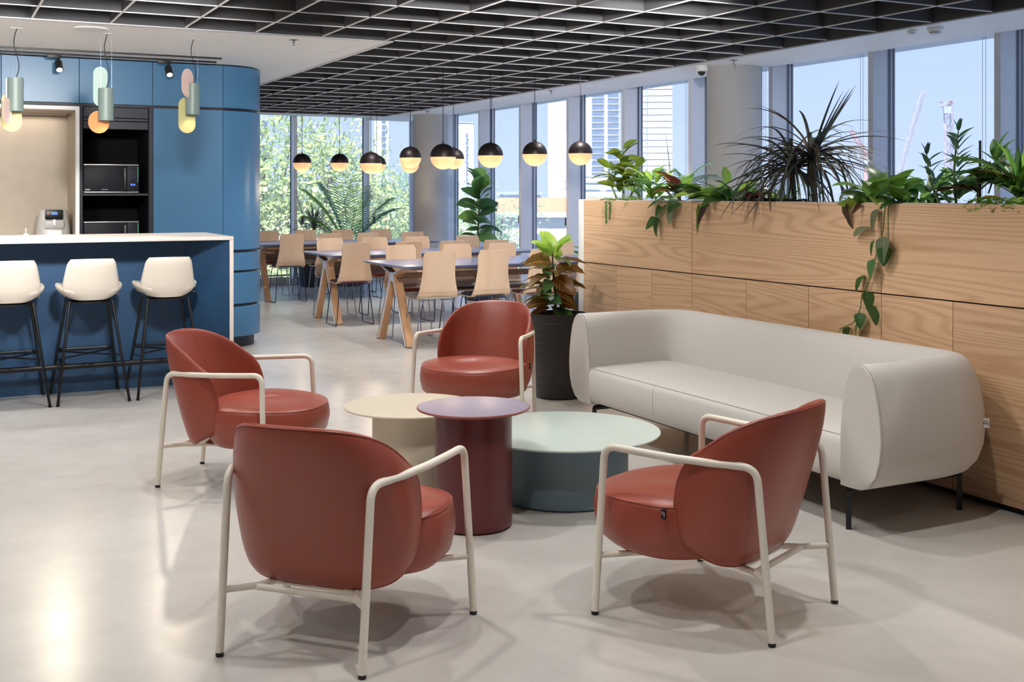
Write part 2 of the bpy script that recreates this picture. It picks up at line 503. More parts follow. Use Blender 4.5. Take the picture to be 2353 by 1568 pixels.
M['l_yellow'] = leaf_mat('leaf_yellow', srgb(206, 170, 70), srgb(224, 190, 96))
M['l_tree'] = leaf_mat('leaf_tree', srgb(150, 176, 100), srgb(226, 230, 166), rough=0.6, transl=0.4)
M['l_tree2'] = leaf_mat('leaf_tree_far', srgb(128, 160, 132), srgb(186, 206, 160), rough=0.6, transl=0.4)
# ================================================================== the room
ZS = 2.555            # soffit height
ZT = 3.05             # slab above the felt grid
XL, XR = -4.0, 7.25   # room limits
YF, YK = -3.0, 17.30
YB = 10.35            # front of the kitchen wall

fl = G().box(XL, XR + 0.1, YF, YK + 0.1, -0.25, 0.0).build('floor', M['floor'], smooth=False)
fl['kind'] = 'structure'
w = G().box(XL - 0.2, XL, YF - 0.2, YK + 0.2, -0.25, ZT).build('wall_left', M['wall'], smooth=False); w['kind'] = 'structure'
w = G().box(XL, XR + 0.1, YF - 0.2, YF, -0.25, ZT).build('wall_behind', M['wall'], smooth=False); w['kind'] = 'structure'

ceil = structure('ceiling')
G().box(XL - 0.2, XR + 0.3, YF - 0.2, YK + 0.3, ZT, ZT + 0.4).build('slab', M['slab'], ceil, smooth=False)
# white soffits: over the kitchen and along the glass
SKX, SKY = 3.12, 8.25
g = G().box(XL, SKX, SKY, 12.8, ZS, ZT); g.build('soffit', M['white'], ceil, smooth=False)
G().box(6.12, 6.86, YF, YK, ZS, ZT).build('soffit', M['white'], ceil, smooth=False)
G().box(XL, 6.12, 16.30, 16.72, ZS, ZT).build('soffit', M['white'], ceil, smooth=False)
# closing fascia above the glass
G().box(6.86, XR + 0.1, YF, YK, 2.60, ZT).build('window_head', M['trim'], ceil, smooth=False)
G().box(XL, 6.86, 16.72, YK + 0.1, 2.60, ZT).build('window_head', M['trim'], ceil, smooth=False)
# metal trims round the felt field, a dark shadow line beside each
for a in ((6.086, 6.12, YF, 16.30), (XL, 6.10, 16.266, 16.30), (XL, SKX + 0.034, SKY - 0.034, SKY), (SKX, SKX + 0.034, SKY, 12.8)):
    G().box(a[0], a[1], a[2], a[3], ZS - 0.004, ZS + 0.05).build('edge_trim', M['trim'], ceil, smooth=False)
    dx = 0.008
    if a[1] - a[0] < 0.1:
        x = a[0] - 0.010 if a[0] > 5 else a[1] + 0.002
        G().box(x, x + dx, a[2], a[3], ZS + 0.004, ZS + 0.25).build('rim_felt', M['felt'], ceil, smooth=False)
    else:
        y = a[2] - 0.010
        G().box(a[0], a[1], y, y + dx, ZS + 0.004, ZS + 0.25).build('rim_felt', M['felt'], ceil, smooth=False)
# seam of the soffit boards and an access panel
G().box(2.35, 2.95, 9.06, 9.064, ZS - 0.0012, ZS + 0.01).build('board_joint', M['trim'], ceil, smooth=False)
G().box(2.946, 2.95, 8.62, 9.06, ZS - 0.0012, ZS + 0.01).build('board_joint', M['trim'], ceil, smooth=False)

# felt baffle grid: every baffle a strip of its own, dark felt with a pale cut edge below
BX = [0.605 + 0.4975 * k for k in range(-9, 12)]
BY = [5.17 + 0.5065 * k for k in range(-15, 22)]
TB, DB, ZBB = 0.0065, 0.235, 2.560
def baffle(x0, x1, y0, y1, dz=0.0):
    g = G()
    g.box(x0, x1, y0, y1, ZBB + 0.006 + dz, ZBB + DB)
    g.mi = 1
    g.box(x0, x1, y0, y1, ZBB + dz, ZBB + 0.006 + dz)
    g.build('baffle', [M['felt'], M['felt_edge']], ceil, smooth=False)
for x in BX:
    if x > 6.05: continue
    spans = [(YF, SKY - 0.04), (12.80, 16.266)] if x < SKX + 0.03 else [(YF, 16.266)]
    for y0, y1 in spans: baffle(x - TB, x + TB, y0, y1)
for y in BY:
    if y > 16.2: continue
    if SKY - 0.06 < y < 12.8: spans = [(SKX + 0.04, 6.086)]
    else: spans = [(XL, 6.086)]
    for x0, x1 in spans: baffle(x0, x1, y - TB * 0.8, y + TB * 0.8, 0.001)

# ---------------------------------------------------------------- windows
wn = [0]
def window_right(y0, y1):
    """one bay of the glass wall along the right side; mullion at its far end (y1)"""
    wn[0] += 1
    r = structure('window_%d' % wn[0], (0, 0, 0))
    G().box(7.045, 7.055, y0, y1, 0.10, 2.60).build('pane', M['glass'], r, smooth=False)
    G().box(6.86, 7.03, y1 - 0.055, y1, 0.0, 2.60).build('mullion', M['mullion'], r, smooth=False)
    G().box(7.03, 7.045, y1 - 0.068, y1 + 0.008, 0.0, 2.60).build('gasket', M['gasket'], r, smooth=False)
    G().box(7.045, 7.075, y1 - 0.055, y1, 0.0, 2.60).build('frame', M['alu_white'], r, smooth=False)
    G().box(7.075, 7.09, y1 - 0.068, y1 + 0.01, 0.0, 2.60).build('frame', M['gasket'], r, smooth=False)
    G().box(7.02, 7.08, y0, y1 - 0.075, 0.0, 0.10).build('sill', M['mullion'], r, smooth=False)
    return r
def window_back(x0, x1):
    wn[0] += 1
    r = structure('window_%d' % wn[0], (0, 0, 0))
    G().box(x0, x1, 17.175, 17.185, 0.12, 2.60).build('pane', M['glass'], r, smooth=False)
    G().box(x1 - 0.05, x1, 17.0, 17.16, 0.0, 2.60).build('mullion', M['mullion'], r, smooth=False)
    G().box(x1 - 0.06, x1 + 0.008, 17.16, 17.175, 0.0, 2.60).build('gasket', M['gasket'], r, smooth=False)
    G().box(x0, x1 - 0.075, 17.14, 17.20, 0.0, 0.12).build('sill', M['trim'], r, smooth=False)
    return r
MY = [15.82 - 1.25 * k for k in range(0, 16)]
window_right(15.82, 17.18)
for i in range(len(MY) - 1):
    window_right(MY[i + 1], MY[i])
MX = [6.13 - 1.16 * k for k in range(0, 9)]
window_back(MX[0], 7.03)
for i in range(len(MX) - 1):
    window_back(MX[i + 1], MX[i])

# roller blinds of open screen fabric, one per bay, each with its bead chain
def blind(axis, a, b, label, chain=True, nearp=None):
    t = thing('roller_blind', label, 'blind', ((6.99 if axis == 'R' else (a + b) / 2), ((a + b) / 2 if axis == 'R' else 17.11), 0.14), 0, 'sheer roller blinds in front of the glass')
    h = 2.46; hw = (b - a) / 2 - 0.035
    g = G()
    if axis == 'R':
        g.add([(0, -hw, 0.02), (0, hw, 0.02), (0, hw, h), (0, -hw, h)], [(0, 1, 2, 3)]); g.build('fabric', M['blind'], t, smooth=False)
        G().box(-0.006, 0.006, -hw, hw, 0.0, 0.025).build('bottom_bar', M['trim'], t, smooth=False)
        if chain:
            for dy in (-0.07, -0.10):
                G().tube([(-0.035, -dy * 1.0 - hw + 0.05, 0.92), (-0.035, -dy - hw + 0.05, 2.42)], 0.0016, 5).build('bead_chain', M['steel'], t)
            G().box(-0.045, -0.027, -hw + 0.115, -hw + 0.16, 0.86, 0.96).build('chain_weight', M['pot_grey'], t, bevel=0.006)
    else:
        g.add([(-hw, 0, 0.02), (hw, 0, 0.02), (hw, 0, h), (-hw, 0, h)], [(0, 1, 2, 3)]); g.build('fabric', M['blind'], t, smooth=False)
        G().box(-hw, hw, -0.006, 0.006, 0.0, 0.025).build('bottom_bar', M['trim'], t, smooth=False)
        if chain:
            for dx in (0.05, 0.085):
                G().tube([(-hw + dx, -0.03, 0.85), (-hw + dx, -0.03, 2.42)], 0.0016, 5).build('bead_chain', M['steel'], t)
            G().box(-hw + 0.045, -hw + 0.09, -0.04, -0.022, 0.78, 0.90).build('chain_weight', M['pot_grey'], t, bevel=0.006)
ordinal = ['first', 'second', 'third', 'fourth', 'fifth', 'sixth', 'seventh', 'eighth', 'ninth', 'tenth', 'eleventh', 'twelfth', 'thirteenth', 'fourteenth', 'fifteenth', 'sixteenth']
blind('R', 15.83, 17.15, 'sheer grey blind on the right glass wall, in the far corner bay')
for i in range(len(MY) - 1):
    blind('R', MY[i + 1], MY[i] - 0.055, 'sheer blind, %s bay from the far corner of the right glass wall' % ordinal[i + 1])
blind('B', MX[0], 7.0, 'sheer grey blind on the back glass wall, rightmost bay behind the far column')
for i in range(3):
    blind('B', MX[i + 1], MX[i] - 0.05, 'sheer grey blind on the back glass wall, %s bay from the right' % ordinal[i + 1])

# round concrete columns
def column(x, y, r, label):
    t = thing('column', label, 'column', (x, y, 0))
    G().lathe([(r + 0.012, 0.0), (r + 0.012, 0.06), (r, 0.065)], 48).build('base_ring', M['trim'], t)
    G().lathe([(r, 0.06), (r, ZS)], 64).build('shaft', M['concrete_col'], t)
column(6.60, 8.49, 0.252, 'grey round concrete column behind the planter, beside the dome camera')
column(6.60, 15.67, 0.258, 'grey round concrete column at the far corner of the glass walls, behind the hanging globes')

# ---------------------------------------------------------------- kitchen wall
kw = structure('wall_kitchen')
g = G()
g.box(XL, 2.347, YB + 0.022, 11.2, 2.142, ZS)
g.box(XL, -1.3, YB + 0.022, 11.2, 0, 2.142)
g.box(1.130, 1.159, YB + 0.006, 11.2, 0, 2.142)
g.box(1.704, 2.347, YB + 0.022, 11.2, 0, 2.142)
g.box(-1.3, 1.704, 11.0, 11.2, 0, 2.142)
g.box(1.159, 1.704, YB + 0.03, 11.0, 0, 0.86)
g.box(-1.3, 1.130, YB + 0.03, 11.0, 0, 0.86)
g.build('carcass', M['navy'], kw, smooth=False)
GAP = 0.0025
def panel(x0, x1, z0, z1, mat='blue'):
    G().box(x0 + GAP, x1 - GAP, YB, YB + 0.021, z0, z1).build('panel', M[mat], kw, bevel=0.0015, bseg=1)
ups = [-4.0, -3.37, -2.72, -2.07, -1.42, -0.80, -0.11, 0.525, 1.132, 1.733, 2.347]
for a, b in zip(ups[:-1], ups[1:]): panel(a, b, 2.166, ZS - 0.012)
for a, b in zip(ups[:4], ups[1:5]): panel(a, b, 0.10, 2.142)
panel(1.739, 2.347, 0.10, 2.142)
G().box(1.704, 1.737, YB + 0.002, YB + 0.021, 0.0, 2.142).build('jamb', M['navy'], kw, smooth=False)
G().box(1.134, 1.157, YB + 0.002, YB + 0.03, 0.0, 2.142).build('jamb', M['navy'], kw, smooth=False)
# rounded end of the kitchen block, cut by dark shadow rings
CX, CR = 2.347, 0.43
CY = YB + CR
for z0, z1 in ((2.166, ZS - 0.012), (0.886, 2.142), (0.700, 0.862), (0.398, 0.680), (0.10, 0.374)):
    G().lathe([(CR - 0.03, z0), (CR - 0.004, z0), (CR, z0 + 0.004), (CR, z1 - 0.004), (CR - 0.004, z1), (CR - 0.03, z1)], 40, (CX, CY, 0), -pi / 2, pi / 2).build('curved_panel', M['blue'], kw)
G().lathe([(0.01, 0.0), (CR - 0.054, 0.0), (CR - 0.054, 0.12)], 40, (CX, CY, 0), -pi / 2, pi / 2).build('toe_kick', M['navy'], kw)
G().lathe([(CR - 0.028, 0.12), (CR - 0.028, ZS)], 40, (CX, CY, 0), -pi / 2, pi / 2).build('curved_core', M['navy'], kw)
# stone niche with a pale frame
g = G()
g.box(-1.3, 1.10, 10.96, 10.98, 0.86, 2.12)
g.box(1.10, 1.118, YB + 0.004, 10.98, 0.86, 2.12)
g.box(-1.3, 1.10, YB + 0.004, 10.96, 2.10, 2.12)
g.build('stone_lining', M['stone'], kw, smooth=False)
g = G()
g.box(1.102, 1.132, YB - 0.012, YB + 0.01, 0.86, 2.136)
g.box(-1.3, 1.102, YB - 0.012, YB + 0.01, 2.106, 2.136)
g.build('niche_frame', M['white'], kw, smooth=False)
G().box(-1.3, 1.10, YB - 0.01, 10.96, 0.86, 0.90).build('niche_worktop', M['counter_top'], kw, smooth=False)
# appliance alcove: black inside, shutter box on top, two shelves
g = G(); g.box(1.161, 1.702, 10.95, 10.99, 0.86, 2.14); g.box(1.159, 1.164, YB + 0.03, 10.97, 0.86, 2.14); g.box(1.699, 1.704, YB + 0.03, 10.97, 0.86, 2.14)
g.build('alcove_lining', M['void'], kw, smooth=False)
for z0, z1 in ((1.95, 2.018), (2.021, 2.045), (2.048, 2.138)):
    G().box(1.164, 1.70, YB + 0.012, YB + 0.05, z0, z1).build('shutter_slat', M['navy'], kw, bevel=0.003, bseg=1)
for z in (1.378, 0.885):
    G().box(1.164, 1.70, YB + 0.02, 10.95, z, z + 0.018).build('shelf', M['navy'], kw, smooth=False)
# niche lamp under the top, warm
al = bpy.data.lights.new('niche_light', 'AREA'); al.shape = 'RECTANGLE'; al.size = 1.6; al.size_y = 0.05; al.energy = 2.0; al.color = (1.0, 0.82, 0.6)
lo = bpy.data.objects.new('niche_light', al); lo.location = (0.2, 10.86, 2.085); link(lo, kw)
G().box(-0.7, 1.08, 10.83, 10.89, 2.088, 2.10).build('light_strip', M['plastic_white'], kw, smooth=False)

# two black lighting slots in the soffit
for (x0, x1, y) in ((XL, 2.22, 9.85), (XL, 2.24, 10.148)):
    G().box(x0, x1, y - 0.012, y + 0.012, ZS - 0.014, ZS + 0.02).build('light_track', M['black'], ceil, smooth=False)
# ================================================================== kitchen counter and its things
ctr = thing('bar_counter', 'long blue bar counter with white waterfall worktop at the left', 'counter', (0, 0, 0))
YC0, YC1, XE = 8.25, 9.19, 1.945
G().box(-3.2, XE, YC0, YC1, 1.064, 1.090).build('worktop', M['counter_top'], ctr, bevel=0.003, bseg=2)
G().box(XE - 0.028, XE, YC0, YC1, 0.0, 1.063).build('waterfall_end', M['counter_top'], ctr, bevel=0.002, bseg=1)
G().box(-3.2, 1.655, 8.585, 8.605, 0.0, 1.063).build('front_panel', M['blue_dark'], ctr, smooth=False)
G().prism([(1.655, 8.585), (XE - 0.029, YC0 + 0.006), (XE - 0.029, 8.605), (1.655, 8.605)], 0.0, 1.063).build('angled_panel', M['blue_dark'], ctr, smooth=False)
G().box(-3.2, XE - 0.029, 8.606, YC1 - 0.01, 0.0, 1.063).build('carcass', M['navy'], ctr, smooth=False)
rail = G().tube([(-3.1, 8.43, 0.205), (1.72, 8.43, 0.205)], 0.019, 14).build('foot_rail', M['black'], ctr)
for x in (-2.0, -1.1, -0.2, 0.82, 1.62):
    G().tube([(x, 8.585, 0.235), (x, 8.43, 0.235), (x, 8.43, 0.175)], 0.010, 8).build('bracket', M['black'], rail)

def stool(x, y, rz, label):
    t = thing('bar_stool', label, 'stool', (x, y, 0), rz, 'cream bar stools at the counter')
    # shell: seat pan rising to a low back at -y, one upholstered piece, open at its hip corners
    n = 13
    def ring(k):
        return k
    # seat
    prof = []
    g = G()
    rings = []
    for sc, z in ((0.02, 0.672), (0.55, 0.676), (0.84, 0.690), (0.97, 0.716), (1.0, 0.738), (0.96, 0.752), (0.8, 0.748), (0.45, 0.738), (0.02, 0.735)):
        r = []
        for k in range(40):
            a = 2 * pi * k / 40
            sx = math.copysign(abs(cos(a)) ** 0.72, cos(a)); sy = math.copysign(abs(sin(a)) ** 0.72, sin(a))
            lift = 0.012 * max(0, sy) + 0.035 * abs(sx) ** 3 * sc
            r.append((0.215 * sc * sx, 0.20 * sc * sy + 0.035, z + lift * sc))
        rings.append(r)
    g.rings(rings); g.build('seat', M['stool'], t, ang=60)
    # back
    def S(u, v):
        z = 0.685 + v * 0.275
        hw = 0.196 - 0.046 * v if v > 0.22 else 0.150 + 0.046 * (v / 0.22) ** 0.6 - 0.01 * v
        x_ = hw * u
        yy = -0.150 - 0.050 * v + 0.085 * u * u * (1.0 - 0.35 * v) + 0.05 * max(0, 0.25 - v)
        zz = z + 0.030 * u * u * (1 - v) - 0.004 * v * u * u
        return Vector((x_, yy, zz))
    g = G(); nu, nv = 20, 12
    out_, in_ = [], []
    for j in range(nv + 1):
        for i in range(nu + 1):
            u = -1 + 2 * i / nu; v = j / nv
            # round the top corners
            uu = u * (1 - 0.10 * max(0, (v - 0.82) / 0.18) ** 2)
            p = S(uu, v); e = 0.01
            nrm = (S(uu + e, v) - S(uu - e, v)).cross(S(uu, min(1, v + e)) - S(uu, max(0, v - e))).normalized()
            k = min(1.0, (1 - abs(u)) * 4.5, (1 - v) * 6 + 0.0, v * 6 + 0.3)
            th = 0.020 * math.sqrt(max(0.0, 1 - (1 - k) ** 2)) + 0.002
            out_.append(p + nrm * th); in_.append(p - nrm * th)
    W = nu + 1; Lh = len(out_)
    fs = []
    for j in range(nv):
        for i in range(nu):
            a = j * W + i
            fs.append((a, a + 1, a + W + 1, a + W)); fs.append((Lh + a, Lh + a + W, Lh + a + W + 1, Lh + a + 1))
    edge = [i for i in range(W)] + [j * W + nu for j in range(1, nv + 1)] + [nv * W + i for i in range(nu - 1, -1, -1)] + [j * W for j in range(nv - 1, 0, -1)]
    for q in range(len(edge)):
        a, b = edge[q], edge[(q + 1) % len(edge)]
        fs.append((b, a, Lh + a, Lh + b))
    g.add(out_ + in_, fs); bk = g.build('backrest', M['stool'], t, ang=70)
    for s in (-1, 1):
        G().box(s * 0.170 - 0.006, s * 0.170 + 0.006, -0.142, -0.132, 0.708, 0.716).build('zip_pull', M['steel'], bk, smooth=False)
    fr = G().lathe([(0.02, 0.655), (0.135, 0.657), (0.14, 0.668), (0.02, 0.672)], 24).build('mount_plate', M['black'], t)
    feet = {}
    for sx in (-1, 1):
        for sy in (-1, 1):
            top = Vector((sx * 0.135, sy * 0.115 + 0.01, 0.672)); bot = Vector((sx * 0.226, sy * 0.262 + (0.0), 0.0))
            lg = G().tube([bot, top], 0.0095, 10).build('leg', M['black'], t)
            G().tube([bot, bot + (top - bot).normalized() * 0.012], 0.0115, 10).build('foot_cap', M['plastic_black'], lg)
            q = (0.305 / 0.672)
            feet[(sx, sy)] = bot.lerp(top, q)
    G().tube([feet[(-1, -1)], feet[(1, 1)]], 0.006, 8).build('cross_bar', M['black'], t)
    G().tube([feet[(1, -1)], feet[(-1, 1)]], 0.006, 8).build('cross_bar', M['black'], t)
    a, b = feet[(-1, 1)], feet[(1, 1)]
    G().tube(fillet([a, a + Vector((0.02, 0.055, 0.006)), b + Vector((-0.02, 0.055, 0.006)), b], 0.03), 0.0075, 8).build('foot_bar', M['black'], t)
    return t
stool(1.478, 8.31, 0.0, 'cream bar stool nearest the white end of the counter')
stool(0.973, 8.31, 0.0, 'cream bar stool in the middle of the three at the counter')
stool(0.475, 8.31, 0.0, 'cream bar stool cut off by the left edge of the picture')

# microwaves ------------------------------------------------------
def text_mesh(txt, size, name='text'):
    cu = bpy.data.curves.new(name, 'FONT'); cu.body = txt; cu.size = size; cu.align_x = 'CENTER'; cu.align_y = 'CENTER'; cu.extrude = 0.0004
    ob = bpy.data.objects.new(name, cu); COL.objects.link(ob)
    dg = bpy.context.evaluated_depsgraph_get()
    me = bpy.data.meshes.new_from_object(ob.evaluated_get(dg))
    bpy.data.objects.remove(ob); bpy.data.curves.remove(cu)
    return me
def add_text(txt, size, mat, parent, loc, rot=(pi / 2, 0, 0), name='lettering'):
    me = text_mesh(txt, size); me.materials.clear(); me.materials.append(mat)
    o = bpy.data.objects.new(name, me); o.location = loc; o.rotation_euler = rot
    return link(o, parent)
def microwave(x, z, label):
    t = thing('microwave_oven', label, 'microwave', (x, YB + 0.03, z), 0, 'microwaves in the alcove')
    W, H, D_ = 0.452, 0.252, 0.36
    G().box(0, W, 0.02, D_, 0.012, H).build('body', M['plastic_black'], t, bevel=0.004)
    G().box(0.0, 0.352, 0.0, 0.02, 0.016, H - 0.012).build('door', M['mw_door'], t, bevel=0.003)
    hd = G().box(0.328, 0.352, -0.018, 0.004, 0.03, H - 0.03).build('handle', M['plastic_black'], t, bevel=0.005)
    pn = G().box(0.356, W, 0.0, 0.02, 0.016, H - 0.012).build('control_panel', M['mw_door'], t, bevel=0.002)
    for z0 in (0.006, H - 0.010):
        G().box(0.0, W, -0.004, 0.02, z0, z0 + 0.010).build('trim_bar', M['mw_trim'], t, bevel=0.002)
    add_text('8:24', 0.022, M['led_blue'], pn, (0.402, -0.001, H - 0.036))
    for r in range(4):
        for c in range(2):
            G().box(0.374 + c * 0.034, 0.396 + c * 0.034, -0.003, 0.002, H - 0.072 - r * 0.017, H - 0.064 - r * 0.017).build('button', M['steel_dark'], pn, smooth=False)
    G().lathe([(0.001, 0.0), (0.018, 0.0), (0.018, 0.008), (0.015, 0.012), (0.001, 0.012)], 20).build('dial', M['plastic_black'], pn)
    pn.children[-1].rotation_euler = (pi / 2, 0, 0); pn.children[-1].location = (0.404, 0.0, 0.075)
    G().box(W - 0.009, W - 0.006, -0.0025, 0.001, 0.10, H - 0.02).build('light_strip', M['led_green'], pn, smooth=False)
    add_text('SAMSUNG', 0.011, M['plastic_white'], t, (0.172, -0.002, 0.034))
    G().box(0.012, 0.052, -0.0015, 0.001, 0.028, 0.038).build('badge', M['plastic_grey'], t, smooth=False)
    for fx in (0.04, W - 0.04):
        for fy in (0.06, D_ - 0.05):
            G().lathe([(0.010, 0.0), (0.010, 0.014)], 10, (fx, fy, 0)).build('foot', M['plastic_black'], t)
microwave(1.170, 1.397, 'black microwave oven with blue clock on the upper alcove shelf')
microwave(1.172, 0.904, 'black microwave oven with blue clock on the lower alcove shelf, half hidden by the counter')

# coffee machine ---------------------------------------------------
cm = thing('water_dispenser', 'silver drinks machine with black display in the stone niche', 'drinks machine', (0.95, 10.62, 0.90))
def dome(u, v):
    return 0
rings = []
for z, hw, d0, d1 in ((0.0, 0.142, -0.135, 0.17), (0.10, 0.140, -0.13, 0.17), (0.22, 0.130, -0.12, 0.165), (0.31, 0.118, -0.10, 0.155), (0.352, 0.108, -0.085, 0.14), (0.362, 0.09, -0.065, 0.12)):
    r = []
    for k in range(36):
        a = 2 * pi * k / 36
        sx = math.copysign(abs(cos(a)) ** 0.5, cos(a)); sy = math.copysign(abs(sin(a)) ** 0.5, sin(a))
        r.append((hw * sx, (d0 + d1) / 2 + (d1 - d0) / 2 * sy, z))
    rings.append(r)
G().rings(rings).build('body', M['plastic_grey'], cm, ang=50)
G().box(-0.075, 0.068, -0.128, -0.09, 0.275, 0.358).build('display_panel', M['plastic_black'], cm, bevel=0.010)
dsp = cm.children[-1]
add_text('0:00', 0.026, M['led_blue'], dsp, (0.0, -0.130, 0.325))
G().lathe([(0.001, 0), (0.005, 0), (0.005, 0.002), (0.001, 0.002)], 10).build('red_light', M['led_red'], dsp)
dsp.children[-1].rotation_euler = (pi / 2, 0, 0); dsp.children[-1].location = (-0.052, -0.128, 0.325)
G().lathe([(0.011, 0.225), (0.013, 0.24), (0.014, 0.275)], 14, (0.0, -0.135, 0)).build('spout', M['plastic_white'], cm)
G().box(-0.062, 0.062, -0.142, -0.11, 0.02, 0.185).build('drip_door', M['plastic_white'], cm, bevel=0.012, bseg=3)
G().box(-0.085, 0.08, -0.136, -0.10, 0.19, 0.272).build('spout_recess', M['plastic_grey'], cm, bevel=0.02, bseg=3)
sd = thing('soap_dispenser', 'small white soap dispenser on the niche worktop, left of the drinks machine', 'dispenser', (0.735, 10.66, 0.90))
G().box(-0.02, 0.02, -0.02, 0.02, 0.0, 0.155).build('bottle', M['plastic_white'], sd, bevel=0.006)
G().lathe([(0.006, 0.155), (0.006, 0.185), (0.012, 0.187), (0.012, 0.196)], 12).build('pump', M['plastic_white'], sd)
G().tube([(0, 0, 0.19), (0, -0.035, 0.19)], 0.004, 8).build('nozzle', M['plastic_white'], sd)

# tube pendants over the counter ------------------------------------
def stadium(w, h, n=14):
    r = w / 2; q = h / 2 - r
    return [(r * cos(pi * k / n), q + r * sin(pi * k / n)) for k in range(n + 1)] + [(-r * cos(pi * k / n), -q - r * sin(pi * k / n)) for k in range(n + 1)]
def plate(parent, w, h, loc, rz, mat, name='plate'):
    p = G().extrude(stadium(w, h), (0, -0.002, 0), (1, 0, 0), (0, 0, 1), (0, 0.004, 0)).build(name, M[mat], parent, ang=30)
    p.location = loc; p.rotation_euler = (0, 0, rz)
    return p
def tube_lamp(x, zt, plates, label):
    y = 8.757; L = 0.234; R_ = 0.052
    t = thing('pendant_lamp', label, 'pendant lamp', (x, y, zt - L), 0, 'tube pendants over the counter')
    G().lathe([(R_ - 0.003, 0.02), (R_ - 0.003, 0.0), (R_, 0.0), (R_, L), (R_ - 0.003, L), (0.004, L - 0.003)], 40).build('tube', M['sage'], t)
    G().lathe([(0.001, 0.022), (R_ - 0.004, 0.022), (R_ - 0.004, 0.026), (0.001, 0.026)], 24).build('diffuser', M['bulb_soft'], t)
    h = ZS - (zt - L)
    pts = []
    for k in range(25):
        u = k / 24
        pts.append((0.022 * sin(u * 2 * pi) * (1 - 0.3 * u) + 0.008 * u, 0.0, L - 0.005 + (h - L + 0.005) * u))
    G().tube(pts, 0.0032, 8).build('cord', M['black'], t)
    for dx in (-0.035, 0.040):
        G().tube([(dx, 0.01, L - 0.002), (dx, 0.01, h)], 0.0007, 5).build('suspension_wire', M['steel'], t)
    G().lathe([(0.001, h - 0.002), (0.05, h - 0.002), (0.05, h)], 24).build('ceiling_plate', M['white'], t)
    for p in plates: plate(t, *p)
    li = bpy.data.lights.new('lamp', 'SPOT'); li.energy = 1.5; li.spot_size = radians(120); li.spot_blend = 0.6; li.shadow_soft_size = 0.03; li.color = (1, .82, .58)
    lo = bpy.data.objects.new('lamp', li); lo.location = (0, 0, 0.015); link(lo, t)
tube_lamp(0.537, 2.209, [(0.135, 0.285, (-0.022, 0.062, 0.0), 0.12, 'disc_olive'), (0.115, 0.178, (-0.058, -0.058, 0.0), 1.02, 'disc_pink'), (0.022, 0.234, (-0.052, 0.02, 0.117), 0.1, 'disc_mint')], 'sage tube pendant with olive and blush plates, at the left edge')
tube_lamp(1.140, 2.160, [(0.105, 0.29, (-0.032, 0.056, 0.25), 0.25, 'disc_mint'), (0.152, 0.164, (-0.042, 0.060, -0.008), 0.2, 'disc_orange')], 'sage tube pendant with mint upper plate and orange disc, middle of three')
tube_lamp(1.757, 2.222, [(0.148, 0.212, (-0.046, -0.05, 0.232), 0.78, 'disc_pink'), (0.130, 0.272, (-0.030, 0.058, 0.0), 0.15, 'disc_olive')], 'sage tube pendant with blush disc above and olive plate, nearest the blue column')

# track spots on the soffit slot -----------------------------------
def track_spot(x, label):
    t = thing('track_spotlight', label, 'spotlight', (x, 10.16, ZS), 0, 'black spots on the ceiling track')
    G().box(-0.055, 0.055, -0.018, 0.018, -0.040, -0.003).build('adapter', M['black'], t, bevel=0.004)
    G().tube([(0.035, 0, -0.03), (0.035, -0.01, -0.09)], 0.009, 8).build('arm', M['black'], t)
    d = Vector((0.05, -0.62, -0.78)).normalized()
    hd = Vector((0.035, -0.005, -0.095))
    pr = G().tube([hd - d * 0.03, hd + d * 0.055], 0.030, 20).build('head', M['black'], t)
    e = hd + d * 0.056
    G().tube([e, e + d * 0.002], 0.022, 20).build('lens', M['bulb'], t)
    li = bpy.data.lights.new('lamp', 'SPOT'); li.energy = 45; li.spot_size = radians(75); li.spot_blend = 0.5; li.shadow_soft_size = 0.05; li.color = (1, .86, .68)
    lo = bpy.data.objects.new('lamp', li); lo.location = e + d * 0.004; lo.rotation_euler = d.to_track_quat('-Z', 'Y').to_euler(); link(lo, t)
track_spot(0.915, 'black track spotlight shining above the stone niche')
track_spot(1.800, 'black track spotlight shining above the tall blue panel')

